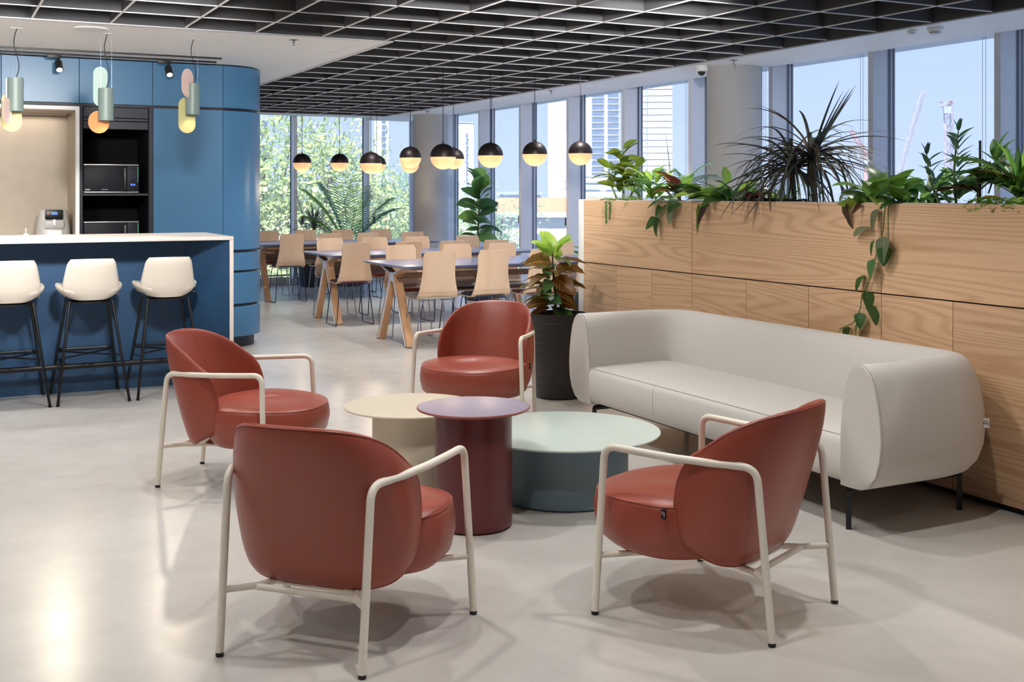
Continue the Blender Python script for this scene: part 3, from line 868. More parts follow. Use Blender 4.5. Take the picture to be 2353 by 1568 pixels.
# ================================================================== lounge armchairs
def sgn(a, p):
    return math.copysign(abs(a) ** p, a)
def armchair(loc, rz, label):
    t = thing('lounge_armchair', label, 'armchair', (loc[0], loc[1], 0), rz, 'terracotta armchairs round the coffee tables')
    # --- back shell
    def S(su, sv):
        """su,sv in the unit superellipse; local x right, y forward"""
        z = 0.345 + (0.374 * sv if sv > 0 else 0.150 * sv)
        ph = radians(103) * su
        k = (z - 0.195) / 0.50
        hw = 0.254 + 0.085 * k * (1 - k) * 1.3 - 0.004 * k
        b = 0.155 + 0.02 * k
        y0 = 0.005 - 0.125 * k * max(0.0, cos(ph * 0.80)) - 0.02
        x = hw * sgn(sin(ph), 0.78)
        y = y0 - b * sgn(cos(ph), 0.70) + 0.03 * (1 - k) * (1 - abs(su))
        return Vector((x, y, z))
    def Nn(su, sv, e=0.006):
        return (S(su + e, sv) - S(su - e, sv)).cross(S(su, sv + e) - S(su, sv - e)).normalized()
    n_out = 2.5
    NA, NR = 56, 14
    def pt(r, a, side):
        ca, sa = cos(a), sin(a)
        q = (abs(ca) ** n_out + abs(sa) ** n_out) ** (-1 / n_out)
        su, sv = r * q * ca, r * q * sa
        th = 0.025 * (max(0.0, 1 - r ** 5)) ** 0.5
        return S(su, sv) + Nn(su, sv) * th * side
    g = G()
    vs_, fs = [], []
    for side in (1, -1):
        base = len(vs_)
        vs_.append(pt(0.0, 0, side))
        for j in range(1, NR + 1):
            r = sin(j / NR * pi / 2) if j < NR else 1.0
            for i in range(NA): vs_.append(pt(r, 2 * pi * i / NA, side))
        for i in range(NA):
            k = (i + 1) % NA
            fs.append((base, base + 1 + i, base + 1 + k))
            for j in range(NR - 1):
                a = base + 1 + j * NA
                fs.append((a + i, a + NA + i, a + NA + k, a + k))
    g.add(vs_, fs)
    sh = g.build('back_shell', M['leather'], t, ang=80)
    rim = [pt(0.985, 2 * pi * i / 72, 1) for i in range(72)]
    G().tube(rim, 0.0028, 6, closed=True).build('piping', M['leather'], sh)
    for s in (-1, 1):
        line = []
        for k in range(16):
            v = -0.3 + 1.2 * k / 15
            su = s * (0.26 - 0.05 * v)
            line.append(S(su, v) + Nn(su, v) * (-0.025 * math.sqrt(max(0, 1 - min(1, abs(v)) ** 5))) )
        G().tube(line, 0.0012, 5).build('seam', M['seam'], sh)
    # --- seat cushion
    rings = []
    prof = ((0.02, 0.196), (0.70, 0.197), (0.88, 0.206), (0.965, 0.232), (1.0, 0.285), (1.0, 0.335), (0.985, 0.368), (0.965, 0.382), (0.93, 0.389), (0.80, 0.399), (0.5, 0.408), (0.02, 0.411))
    for sc, z in prof:
        r = []
        for i in range(56):
            a = 2 * pi * i / 56
            x = 0.322 * sgn(cos(a), 0.80); y = (0.335 if sin(a) > 0 else 0.235) * sgn(sin(a), 0.86)
            x *= (1 - 0.04 * (y / 0.335) ** 2) if y > 0 else (1 - 0.30 * (y / 0.235) ** 2)
            r.append((x * sc, 0.118 + y * sc, z - 0.012 * max(0, y / 0.318) ** 2 * (1 if z > 0.3 else -1.2)))
        rings.append(r)
    g = G(); g.rings(rings); st = g.build('seat', M['leather'], t, ang=70)
    r = [Vector(p) for p in rings[7]]
    G().tube(r, 0.0032, 6, closed=True).build('piping', M['leather'], st)
    # --- tubular frame: each side one bent tube (rear leg, arm, front leg)
    for s in (-1, 1):
        path = fillet([(s * 0.240, -0.292, 0.012), (s * 0.244, -0.242, 0.545), (s * 0.284, -0.110, 0.547), (s * 0.307, 0.030, 0.550), (s * 0.320, 0.150, 0.555), (s * 0.329, 0.268, 0.560), (s * 0.354, 0.290, 0.012)], [0, 0.055, 0.4, 0.4, 0.4, 0.045, 0], 8)
        fr = G().tube(path, 0.0125, 14).build('side_frame', M['cream_metal'], t)
        for p in ((s * 0.240, -0.292), (s * 0.354, 0.290)):
            G().lathe([(0.0115, 0.0), (0.0125, 0.002), (0.0125, 0.013), (0.0115, 0.014)], 14, (p[0], p[1], 0)).build('foot_glide', M['plastic_black'], fr)
        # stretchers from the legs to the carrier under the seat
        G().tube(fillet([(s * 0.2405, -0.274, 0.195), (s * 0.17, -0.20, 0.192), (s * 0.13, -0.10, 0.188)], 0.03), 0.0105, 12).build('stretcher', M['cream_metal'], t)
        G().tube(fillet([(s * 0.343, 0.283, 0.195), (s * 0.24, 0.22, 0.190), (s * 0.13, 0.12, 0.188)], 0.03), 0.0105, 12).build('stretcher', M['cream_metal'], t)
    G().tube([(-0.17, -0.200, 0.190), (0.17, -0.200, 0.190)], 0.0105, 12).build('cross_rail', M['cream_metal'], t)
    G().box(-0.15, 0.15, -0.15, 0.16, 0.184, 0.198).build('carrier_plate', M['cream_metal'], t, bevel=0.004)
    # --- woven tag at the seam of seat and back
    tg = G().box(-0.322, -0.314, 0.040, 0.054, 0.352, 0.384).build('tag', M['plastic_black'], t, smooth=False)
    G().tube(fillet([(-0.3225, 0.043, 0.358), (-0.3225, 0.043, 0.374), (-0.3225, 0.051, 0.374), (-0.3225, 0.051, 0.366), (-0.3225, 0.045, 0.366)], 0.003), 0.0008, 5).build('tag_mark', M['plastic_white'], tg)
    return t
def face(deg):   # heading of the chair's front, degrees from +X
    return radians(deg - 90)
armchair((1.158, 3.519), face(43.4), 'terracotta armchair in the foreground seen from behind, left of the right-hand one')
armchair((2.414, 3.160), face(114.6), 'terracotta armchair at lower right seen from its side, in front of the sofa')
armchair((1.345, 5.649), face(-37.0), 'terracotta armchair at left, turned toward the tables, near the bar stools')
th_ = radians(26.9)
c2 = (-0.179 * cos(th_) + 6.988 * sin(th_), 0.179 * sin(th_) + 6.988 * cos(th_))
fx, fy = -0.317 * cos(th_) - 0.948 * sin(th_), 0.317 * sin(th_) - 0.948 * cos(th_)
armchair(c2, face(math.degrees(math.atan2(fy, fx))), 'terracotta armchair facing the camera beside the black plant pot')

# ================================================================== coffee tables
def drum_table(name, x, y, h, rt, rb, m_top, m_rim, m_base, label):
    t = thing(name, label, 'coffee table', (x, y, 0), 0, 'round drum coffee tables')
    G().lathe([(rb - 0.012, 0.0), (rb - 0.012, 0.008), (rb, 0.010), (rb, h - 0.020), (rb * 0.3, h - 0.019)], 72).build('drum', M[m_base], t)
    g = G()
    g.lathe([(0.01, h - 0.019), (rt - 0.035, h - 0.019), (rt - 0.004, h - 0.010), (rt, h - 0.006), (rt - 0.001, h - 0.002), (rt - 0.006, h - 0.0006)], 96)
    g.mi = 1
    g.lathe([(rt - 0.006, h - 0.0006), (rt - 0.010, h), (0.01, h)], 96)
    g.build('top', [M[m_rim], M[m_top]], t, ang=30)
drum_table('side_table', 2.045, 4.390, 0.502, 0.24, 0.1625, 'burg_top', 'burg_rim', 'burg', 'tall burgundy drum table, smallest top of the three')
gx, gy = 2.616, 4.626
drum_table('coffee_table', gx, gy, 0.307, 0.445, 0.297, 'mint', 'mint', 'slate', 'low wide mint-topped drum table on a blue-grey base')
drum_table('coffee_table', 2.031, 5.058, 0.400, 0.317, 0.183, 'cream', 'cream', 'cream', 'cream drum table of middle height behind the burgundy one')

# ================================================================== sofa
SX0, SX1, SY0, SY1 = 3.385, 4.175, 3.405, 5.905
sofa = thing('sofa', 'long oatmeal fabric sofa with rounded wrap-around back against the oak planter', 'sofa', ((SX0 + SX1) / 2, (SY0 + SY1) / 2, 0))
def sofa_shell():
    cx, cy = (SX0 + SX1) / 2, (SY0 + SY1) / 2
    # centre line of the U in local coordinates
    xo, yo = (SX1 - SX0) / 2 - 0.115, (SY1 - SY0) / 2 - 0.115
    path = [Vector((-(SX1 - SX0) / 2, -yo, 0)), Vector((xo, -yo, 0)), Vector((xo, yo, 0)), Vector((-(SX1 - SX0) / 2, yo, 0))]
    P = fillet(path, [0, 0.26, 0.26, 0], 14)
    # densify straights
    Q = []
    for a, b in zip(P[:-1], P[1:]):
        n = max(1, int((b - a).length / 0.12))
        for k in range(n): Q.append(a.lerp(b, k / n))
    Q.append(P[-1])
    prof = [(-0.118, 0.186), (-0.118, 0.40), (-0.108, 0.50), (-0.088, 0.60), (-0.070, 0.655), (-0.045, 0.688), (-0.010, 0.700), (0.022, 0.694), (0.050, 0.672), (0.074, 0.630), (0.095, 0.560), (0.110, 0.475), (0.115, 0.40), (0.108, 0.325), (0.084, 0.255), (0.045, 0.210), (-0.005, 0.188), (-0.06, 0.185)]
    rings = []
    m = len(Q)
    for i, p in enumerate(Q):
        tdir = (Q[min(i + 1, m - 1)] - Q[max(i - 1, 0)]).normalized()
        nrm = Vector((tdir.y, -tdir.x, 0))
        rings.append([(p.x + nrm.x * o, p.y + nrm.y * o, z) for o, z in prof])
    # rounded front faces: pull in end rings
    def endrings(R0, sgn_):
        c = [sum(q[k] for q in R0) / len(R0) for k in range(3)]
        out = []
        for s_, dx in ((0.965, -0.012), (0.985, -0.009), (0.996, -0.004)):
            out.append([(q[0] + dx, c[1] + (q[1] - c[1]) * s_, c[2] + (q[2] - c[2]) * (s_ * 0.5 + 0.5)) for q in R0])
        return out
    e0 = endrings(rings[0], 1); e1 = endrings(rings[-1], -1)
    allr = e0 + rings + list(reversed(e1))
    g = G(); g.rings(allr)
    return g, rings
g, srings = sofa_shell()
so = g.build('wrap_back', M['sofa'], sofa, ang=50)
for R0 in (srings[0], srings[-1]):
    G().tube([Vector(p) + Vector((-0.004, 0, 0)) for p in R0[1:16]], 0.0018, 5).build('piping', M['sofa_seam'], so)
# seam lines across the inside of the back
hx, hy = (SX1 - SX0) / 2, (SY1 - SY0) / 2
# seat block
poly = [(-hx - 0.0095, 0.29), (-hx - 0.0105, 0.36), (-hx + 0.002, 0.388), (-hx + 0.03, 0.400), (0.06, 0.408), (0.16, 0.404), (0.175, 0.38), (0.175, 0.20), (-0.02, 0.185), (-hx + 0.06, 0.187), (-hx + 0.012, 0.200), (-hx - 0.007, 0.235)]
g = G().extrude(poly, (0, -(hy - 0.20), 0), (1, 0, 0), (0, 0, 1), (0, 2 * (hy - 0.20), 0))
sb = g.build('seat', M['sofa'], sofa, ang=50)
G().tube([(-hx + 0.006, -(hy - 0.24), 0.391), (-hx + 0.006, hy - 0.24, 0.391)], 0.0022, 5).build('piping', M['sofa_seam'], sb)
for yy in (0.37,):
    G().tube([(p[0] - 0.0005, yy, p[1]) for p in poly[11:] + poly[:4]], 0.0012, 5).build('seam', M['sofa_seam'], sb)
# legs and rails
for s in (-1, 1):
    y = s * (hy - 0.225)
    fr = G().tube(fillet([(-hx + 0.030, y, 0.0), (-hx + 0.030, y, 0.165), (hx - 0.115, y, 0.165), (hx - 0.115, y, 0.0)], 0.006, 2), 0.0155, 4).build('leg_frame', M['black'], sofa, smooth=False)
G().box(-0.28, -0.24, -(hy - 0.24), hy - 0.24, 0.158, 0.186).build('under_rail', M['black'], sofa, smooth=False)
G().box(0.14, 0.18, -(hy - 0.24), hy - 0.24, 0.158, 0.186).build('under_rail', M['black'], sofa, smooth=False)
tg = G().box(-0.03, 0.004, -0.0025, 0.0025, 0.40, 0.44).build('tag', M['plastic_white'], sofa, smooth=False)
tg.location = (0.262, -1.203, 0.0); tg.rotation_euler = (0, 0, -0.8)
G().tube(fillet([(-0.002, -0.003, 0.409), (-0.002, -0.003, 0.428), (-0.018, -0.003, 0.428), (-0.018, -0.003, 0.417), (-0.008, -0.003, 0.417)], 0.004), 0.0014, 5).build('tag_mark', M['plastic_black'], tg)
tg.location = (0.240, -1.214, 0.0)
# ================================================================== dining area
def dining_table(yc, label):
    x0, x1, w, h = 3.75, 6.20, 1.10, 0.745
    t = thing('dining_table', label, 'table', ((x0 + x1) / 2, yc, 0), 0, 'dark topped dining tables in three rows')
    hx_, hy_ = (x1 - x0) / 2, w / 2
    g = G()
    g.rings([[(-hx_ + 0.035, -hy_ + 0.035, h - 0.026), (hx_ - 0.035, -hy_ + 0.035, h - 0.026), (hx_ - 0.035, hy_ - 0.035, h - 0.026), (-hx_ + 0.035, hy_ - 0.035, h - 0.026)],
             [(-hx_, -hy_, h - 0.004), (hx_, -hy_, h - 0.004), (hx_, hy_, h - 0.004), (-hx_, hy_, h - 0.004)],
             [(-hx_, -hy_, h), (hx_, -hy_, h), (hx_, hy_, h), (-hx_, hy_, h)]])
    g.build('top', M['table_top'], t, smooth=False)
    for sx in (-1, 1):
        xc = sx * (hx_ - 0.13)
        wd = 0.036
        for s in (-1, 1):
            # bent plank: foot, waist, arm; outline in the y-z plane
            outl = [(s * 0.400, 0.0), (s * 0.345, 0.0), (s * 0.048, 0.585), (s * 0.048, 0.655), (s * 0.285, 0.719), (s * 0.345, 0.719), (s * 0.100, 0.640), (s * 0.100, 0.575)]
            lg = G().extrude(outl, (xc - wd, 0, 0), (0, 1, 0), (0, 0, 1), (2 * wd, 0, 0)).build('leg', M['legwood'], t, smooth=False)
            edge = [(s * 0.356, 0.012), (s * 0.341, 0.012), (s * 0.044, 0.585), (s * 0.044, 0.657), (s * 0.280, 0.719), (s * 0.300, 0.719), (s * 0.060, 0.650), (s * 0.060, 0.590)]
            G().extrude(edge, (xc + sx * (wd - 0.004), 0, 0), (0, 1, 0), (0, 0, 1), (sx * 0.009, 0, 0)).build('metal_edge', M['alu_white'], lg, smooth=False)
            for q in (0.605, 0.640):
                b = G().lathe([(0.001, 0), (0.007, 0), (0.007, 0.003), (0.001, 0.003)], 10).build('bolt', M['bronze'], lg)
                b.rotation_euler = (pi / 2, 0, 0) if s < 0 else (-pi / 2, 0, 0)
                b.location = (xc - 0.012 + (q - 0.605) * 0.8, s * 0.1005 + 0.0, 0.61)
            G().box(xc - wd, xc + wd, s * 0.3725 - 0.028, s * 0.3725 + 0.028, 0.0, 0.006).build('foot_pad', M['plastic_black'], lg, smooth=False)
        G().box(xc - wd - 0.002, xc + wd + 0.002, -0.050, 0.050, 0.575, 0.660).build('leg_bracket', M['alu_white'], t, smooth=False)
    G().box(-hx_ + 0.2, hx_ - 0.2, -0.04, 0.04, 0.600, 0.650).build('beam', M['legwood'], t, smooth=False)
    for yy in (-0.22, 0.22):
        G().box(-hx_ + 0.12, hx_ - 0.12, yy - 0.02, yy + 0.02, 0.690, 0.719).build('apron', M['legwood'], t, smooth=False)

def dchair_meshes():
    # one sheet of moulded ply: seat front -> seat -> bend -> back (local: front is +y)
    prof = fillet([(0, 0.225, 0.438), (0, 0.175, 0.455), (0, -0.165, 0.445), (0, -0.225, 0.880)], [0, 0.05, 0.11, 0], 10)
    P = []
    for a, b in zip(prof[:-1], prof[1:]):
        n = max(1, int((b - a).length / 0.05))
        for k in range(n): P.append(a.lerp(b, k / n))
    P.append(prof[-1])
    tot = sum((b - a).length for a, b in zip(P[:-1], P[1:]))
    s = 0; rows = []
    hwz = lambda p: 0
    for i, p in enumerate(P):
        if i: s += (P[i] - P[i - 1]).length
        u = s / tot
        if p.z < 0.50:
            hw = 0.192 if u > 0.12 else 0.192 - 0.02 * (1 - u / 0.12)
        else:
            k = (p.z - 0.50) / 0.38
            hw = 0.188 - 0.034 * sin(min(1, k * 1.55) * pi / 2) + 0.010 * max(0, k - 0.6) / 0.4
        d = max(0.0, 1 - (tot - s) / 0.03); hw -= 0.022 * (1 - math.sqrt(max(0, 1 - d * d)))
        rows.append((p, hw))
    nx = 8
    vs_, fs = [], []
    for side in (0, 1):
        for i, (p, hw) in enumerate(rows):
            tdir = (P[min(i + 1, len(P) - 1)] - P[max(i - 1, 0)]).normalized()
            nrm = Vector((0, -tdir.z, tdir.y))
            if nrm.z < -0.5: nrm = -nrm
            for j in range(nx + 1):
                x = hw * (-1 + 2 * j / nx)
                curve = 0.018 * (x / 0.19) ** 2 * max(0, min(1, (p.z - 0.5) / 0.15))
                q = Vector((x, p.y, p.z)) + nrm * (0.0045 if side else -0.0045) + Vector((0, curve, 0))
                vs_.append(q)
    Wn = nx + 1; Rn = len(rows); L = Wn * Rn
    for i in range(Rn - 1):
        for j in range(nx):
            a = i * Wn + j
            fs.append((a, a + 1, a + Wn + 1, a + Wn)); fs.append((L + a, L + a + Wn, L + a + Wn + 1, L + a + 1))
    edge = list(range(Wn)) + [i * Wn + nx for i in range(1, Rn)] + [(Rn - 1) * Wn + j for j in range(nx - 1, -1, -1)] + [i * Wn for i in range(Rn - 2, 0, -1)]
    for q in range(len(edge)):
        a, b = edge[q], edge[(q + 1) % len(edge)]
        fs.append((b, a, L + a, L + b))
    shell = G().add(vs_, fs).mesh('shell', M['maple'], ang=50)
    pads = {}
    for k in ('red', 'navy', 'grey', 'plum'):
        g = G()
        rings = []
        for sc, z in ((0.96, 0.0), (1.0, 0.004), (1.0, 0.008), (0.96, 0.013)):
            r = []
            for i in range(28):
                a = 2 * pi * i / 28
                r.append((0.178 * sc * sgn(cos(a), 0.45), 0.015 + 0.178 * sc * sgn(sin(a), 0.45), 0.4545 + 0.028 * (0.015 + 0.178 * sgn(sin(a), .45)) + z))
            rings.append(r)
        pads[k] = g.rings(rings).mesh('seat_pad', M['pad_' + k], ang=50)
    frames = {}
    for k, mm in (('steel', 'steel'), ('dark', 'steel_dark')):
        fl_ = {}
        for s in (-1, 1):
            path = fillet([(s * 0.03, -0.135, 0.438), (s * 0.165, -0.135, 0.438), (s * 0.205, -0.175, 0.006), (s * 0.205, 0.165, 0.006), (s * 0.165, 0.125, 0.438), (s * 0.03, 0.125, 0.438)], [0, 0.03, 0.022, 0.022, 0.03, 0], 5)
            fl_[s] = G().tube(path, 0.0055, 8).mesh('sled_leg', M[mm], ang=60)
        frames[k] = fl_
    return shell, pads, frames
DSH, DPAD, DFR = dchair_meshes()
def dining_chair(x, y, rz, pad, fr, label, grp):
    t = thing('dining_chair', label, 'chair', (x, y, 0), rz, grp)
    inst('shell', DSH, t)
    inst('seat_pad', DPAD[pad], t)
    for s in (-1, 1): inst('sled_leg', DFR[fr][s], t)
    return t

TY = (10.06, 12.09, 14.95)
tn = ('nearest', 'middle', 'farthest')
for y, n in zip(TY, tn): dining_table(y, '%s of three long ink-blue dining tables on splayed oak legs' % n)
near = {0: [4.07, 4.60, 5.14, 5.68], 1: [4.00, 4.58, 5.08, 5.62], 2: [4.12, 4.64, 5.15, 5.79]}
far_ = {0: [4.19, 4.80, 5.34, 6.02], 1: [4.11, 4.67, 5.20, 5.87], 2: [4.15, 4.70, 5.22, 5.81]}
padn = {(0, 0): ['grey', 'navy', 'plum', 'grey'], (1, 0): ['plum', 'grey', 'navy', 'red'], (2, 0): ['navy', 'plum', 'grey', 'navy'],
        (0, 1): ['red', 'navy', 'grey', 'plum'], (1, 1): ['navy', 'red', 'plum', 'grey'], (2, 1): ['red', 'grey', 'navy', 'plum']}
frn = {(0, 0): ['steel', 'dark', 'steel', 'steel'], (1, 0): ['dark', 'steel', 'dark', 'steel'], (2, 0): ['dark', 'steel', 'dark', 'steel']}
for r in range(3):
    for i in range(4):
        jit = random.uniform(-0.05, 0.05)
        dining_chair(near[r][i], TY[r] - 0.395 + random.uniform(-0.02, 0.02), jit, padn[(r, 0)][i], frn[(r, 0)][i],
                     'pale plywood chair, %s from the left on the lounge side of the %s dining table' % (ordinal[i], tn[r]), 'plywood dining chairs')
    for i in range(4):
        jit = pi + random.uniform(-0.06, 0.06)
        dining_chair(far_[r][i], TY[r] + 0.48 + random.uniform(-0.02, 0.02), jit, padn[(r, 1)][i], 'dark' if i % 2 else 'steel',
                     'pale plywood chair, %s from the left on the window side of the %s dining table' % (ordinal[i], tn[r]), 'plywood dining chairs')

# globe pendants ------------------------------------------------------
def globe_meshes():
    R_ = 0.124
    top = G().lathe([(R_ * cos(a), R_ * sin(a)) for a in [radians(q) for q in (-2, 0, 10, 20, 30, 40, 50, 60, 70, 80, 87)]], 40).mesh('shade', M['bronze'], ang=60)
    bot = G().lathe([(0.001, -R_ * 0.985)] + [(R_ * 0.985 * cos(a), R_ * 0.985 * sin(a)) for a in [radians(q) for q in (-87, -80, -70, -60, -50, -40, -30, -20, -10, -2)]], 40).mesh('opal_bowl', M['opal'], ang=60)
    cap = G().lathe([(0.008, R_ - 0.003), (0.008, R_ + 0.012), (0.004, R_ + 0.02), (0.003, R_ + 0.028)], 12).mesh('cord_grip', M['bronze'])
    return top, bot, cap
GT, GB, GC = globe_meshes()
gl_bulb = bpy.data.lights.new('globe_bulb', 'POINT'); gl_bulb.energy = 2.6; gl_bulb.shadow_soft_size = 0.05; gl_bulb.color = (1, .80, .56)
def globe(x, y, z, label):
    t = thing('globe_pendant', label, 'pendant lamp', (x, y, z), 0, 'globe pendants over the dining tables')
    inst('shade', GT, t); inst('opal_bowl', GB, t); inst('cord_grip', GC, t)
    G().tube([(0, 0, 0.14), (0, 0, ZT - z)], 0.0035, 6).build('cord', M['black'], t)
    lo = bpy.data.objects.new('globe_bulb', gl_bulb); lo.location = (0, 0, -0.34); link(lo, t)
gx_ = {0: [4.366, 4.868, 5.357, 5.881], 1: [4.373, 4.846, 5.378, 5.868], 2: [4.437, 4.96, 5.495, 5.99]}
gz_ = {0: [1.748, 1.768, 1.789, 1.805], 1: [1.735, 1.803, 1.797, 1.817], 2: [1.807, 1.813, 1.800, 1.80]}
for r in range(3):
    for i in range(4):
        globe(gx_[r][i], TY[r], gz_[r][i], 'black and opal globe pendant, %s from the left over the %s dining table' % (ordinal[i], tn[r]))

# ceiling spotlights sunk in the felt cells ---------------------------
cellx = lambda i: 0.605 + 0.4975 * (i + 0.5)
celly = lambda j: 5.17 + 0.5065 * (j + 0.5)
SPM = G().lathe([(0.045, 0.055), (0.045, 0.20), (0.03, 0.21), (0.03, 0.43)], 20).mesh('housing', M['black'])
SPL = G().lathe([(0.001, 0.075), (0.040, 0.075), (0.040, 0.079), (0.001, 0.079)], 20).mesh('lens', M['spot_glow'])
sp_light = bpy.data.lights.new('downlight', 'SPOT'); sp_light.energy = SPOT_W; sp_light.spot_size = radians(104); sp_light.spot_blend = 0.45
sp_light.shadow_soft_size = 0.035; sp_light.color = SPOT_COL
passage_fill = sp_light.copy(); passage_fill.energy = 150.0
def downlight(i, j, data=None):
    t = thing('ceiling_spotlight', 'black cylinder downlight sunk in the felt ceiling grid', 'spotlight', (cellx(i), celly(j), ZS + 0.06), 0, 'downlights sunk in the felt grid')
    inst('housing', SPM, t); inst('lens', SPL, t)
    lo = bpy.data.objects.new('downlight', data or sp_light); lo.location = (0, 0, 0.05); link(lo, t)
for i, j in ((1, -5), (4, -5), (1, -2), (4, -2), (-2, -2), (-2, -5), (1, 1), (4, 2), (-3, 1), (-5, -4), (2, -9), (7, -9),
             (7, 5), (7, 7), (10, 9), (7, 12), (10, 12), (7, 16), (10, 16), (0, 4), (-3, 4), (5, 4), (5, 8), (5, 12)):  # last cells: unseen fill added to lift kitchen soffit and dining floor
    downlight(i, j)
for i, j in ((9, -7), (9, -4), (9, -1), (9, 2)):     # over the passage behind the planter; added unseen to brighten the window soffit
    downlight(i, j, passage_fill)
# spotlights hung on stems below the grid, unseen; the dining pair is added fill
def unseen_spot(x, y, target, energy, cone, label, grp, z=2.46, soft=0.05):
    t = thing('ceiling_spotlight', label, 'spotlight', (x, y, z), 0, grp)
    d = (Vector(target) - Vector((x, y, z))).normalized()
    G().tube([(0, 0, 0.0), (0, 0, ZT - z)], 0.008, 8).build('stem', M['black'], t)
    G().tube([-d * 0.06, d * 0.06], 0.035, 18).build('head', M['black'], t)
    G().tube([d * 0.0605, d * 0.062], 0.028, 18).build('lens', M['spot_glow'], t)
    li = bpy.data.lights.new('unseen_spot', 'SPOT'); li.energy = energy; li.spot_size = radians(cone); li.spot_blend = 0.7; li.shadow_soft_size = soft; li.color = SPOT_COL
    lo = bpy.data.objects.new('unseen_spot', li); lo.location = d * 0.07; lo.rotation_euler = d.to_track_quat('-Z', 'Y').to_euler(); link(lo, t)
for k, (x, tx) in enumerate(((-2.0, -1.6), (-0.5, -0.1), (1.0, 1.2))):
    unseen_spot(x, 5.40, (tx, 10.3, 1.35), 290.0, 62, 'stem spotlight aimed at the kitchen, %s from the left' % ordinal[k], 'stem spots aimed at the kitchen', soft=0.16)
for k, (y, ty) in enumerate(((5.75, 5.7), (4.75, 4.3), (3.6, 3.0))):
    unseen_spot(1.75, y, (4.2, ty, 1.0), 36.0, 78, 'stem spotlight aimed at the oak planter, %s from the kitchen' % ordinal[k], 'stem spots aimed at the planter')
for k, (x, tx) in enumerate(((2.4, 5.0), (3.5, 6.4))):
    unseen_spot(x, 4.7, (tx, 11.6, 1.1), 250.0, 56, 'added unseen fill spotlight aimed at the dining tables, %s from the left' % ordinal[k], 'added fill spots aimed at the dining area')  # extra lamps out of view, raising the light on upright faces
rec = bpy.data.lights.new('soffit_fill', 'SPOT'); rec.energy = 100; rec.spot_size = radians(125); rec.spot_blend = 0.5; rec.shadow_soft_size = 0.05; rec.color = SPOT_COL
for k, (rx_, ry_) in enumerate(((-0.35, 9.45), (-1.6, 9.45), (-0.6, 8.55), (-2.2, 8.55))):  # lamps added out of view to bounce light onto the soffit
    t = thing('soffit_fill_lamp', 'added unseen fill downlight in the kitchen soffit, ' + ordinal[k] + ' beyond the left edge', 'downlight', (rx_, ry_, ZS), 0, 'added kitchen fill downlights')
    G().lathe([(0.045, 0.0), (0.048, -0.004), (0.040, -0.005), (0.038, 0.0)], 24).build('bezel', M['plastic_white'], t)
    G().lathe([(0.001, -0.002), (0.038, -0.002), (0.038, -0.001), (0.001, -0.001)], 24).build('lens', M['spot_glow'], t)
    lo = bpy.data.objects.new('soffit_fill', rec); lo.location = (0, 0, -0.02); link(lo, t)
# small things on the ceilings ----------------------------------------
def sprinkler(x, y, label):
    t = thing('sprinkler_head', label, 'sprinkler', (x, y, ZS), 0, 'chrome sprinkler heads on the soffits')
    G().lathe([(0.034, 0.0), (0.036, -0.003), (0.014, -0.006), (0.008, -0.010)], 20).build('escutcheon', M['steel'], t)
    G().lathe([(0.007, -0.008), (0.007, -0.026), (0.004, -0.030)], 10).build('body', M['steel'], t)
    for s in (-1, 1): G().tube([(s * 0.007, 0, -0.018), (s * 0.011, 0, -0.03), (0, 0, -0.042)], 0.0016, 6).build('yoke_arm', M['steel'], t)
    G().lathe([(0.001, -0.042), (0.013, -0.042), (0.013, -0.044), (0.001, -0.044)], 14).build('deflector', M['steel'], t)
sprinkler(2.445, 8.45, 'chrome sprinkler head near the corner of the white kitchen soffit')
sprinkler(2.90, 11.33, 'chrome sprinkler head right of the blue column top')
sprinkler(6.22, 8.01, 'chrome sprinkler head just above the near concrete column')
sprinkler(6.23, 11.31, 'chrome sprinkler head on the window soffit above the right-hand globes')
sprinkler(6.23, 14.9, 'chrome sprinkler head above the far concrete column')
t = thing('smoke_detector', 'white round smoke detector on the window soffit at upper right', 'smoke detector', (6.24, 5.79, ZS))
G().lathe([(0.056, 0.0), (0.058, -0.016), (0.054, -0.022)], 32).build('base', M['plastic_white'], t)
G().lathe([(0.050, -0.020), (0.046, -0.034), (0.040, -0.036)], 32).build('collar', M['plastic_white'], t)
G().lathe([(0.037, -0.034), (0.037, -0.042)], 32).build('vent_slot', M['plastic_black'], t)
G().lathe([(0.040, -0.040), (0.036, -0.050), (0.020, -0.056), (0.001, -0.057)], 32).build('cap', M['plastic_white'], t)
t = thing('ceiling_sensor', 'small white box sensor beside the smoke detector', 'sensor', (6.20, 5.96, ZS))
G().box(-0.024, 0.024, -0.03, 0.03, -0.022, 0.0).build('housing', M['plastic_white'], t, bevel=0.008)
G().box(-0.014, 0.014, -0.02, 0.02, -0.027, -0.021).build('lens', M['plastic_grey'], t, bevel=0.002)
t = thing('dome_camera', 'white dome security camera beside the near concrete column', 'camera', (6.24, 8.50, ZS))
G().lathe([(0.054, 0.0), (0.057, -0.006), (0.057, -0.044), (0.050, -0.052), (0.034, -0.053)], 32).build('housing', M['plastic_white'], t)
G().lathe([(0.034, -0.05), (0.034, -0.062), (0.028, -0.078), (0.015, -0.088), (0.001, -0.091)], 28).build('dome', M['plastic_black'], t)
t = thing('ceiling_speaker', 'flat white round speaker grille on the kitchen soffit', 'speaker', (1.007, 8.50, ZS))
G().lathe([(0.115, 0.0), (0.112, -0.008), (0.100, -0.010)], 40).build('ring', M['plastic_white'], t)
G().lathe([(0.100, -0.008), (0.05, -0.010), (0.001, -0.011)], 40).build('grille', M['plastic_white'], t)

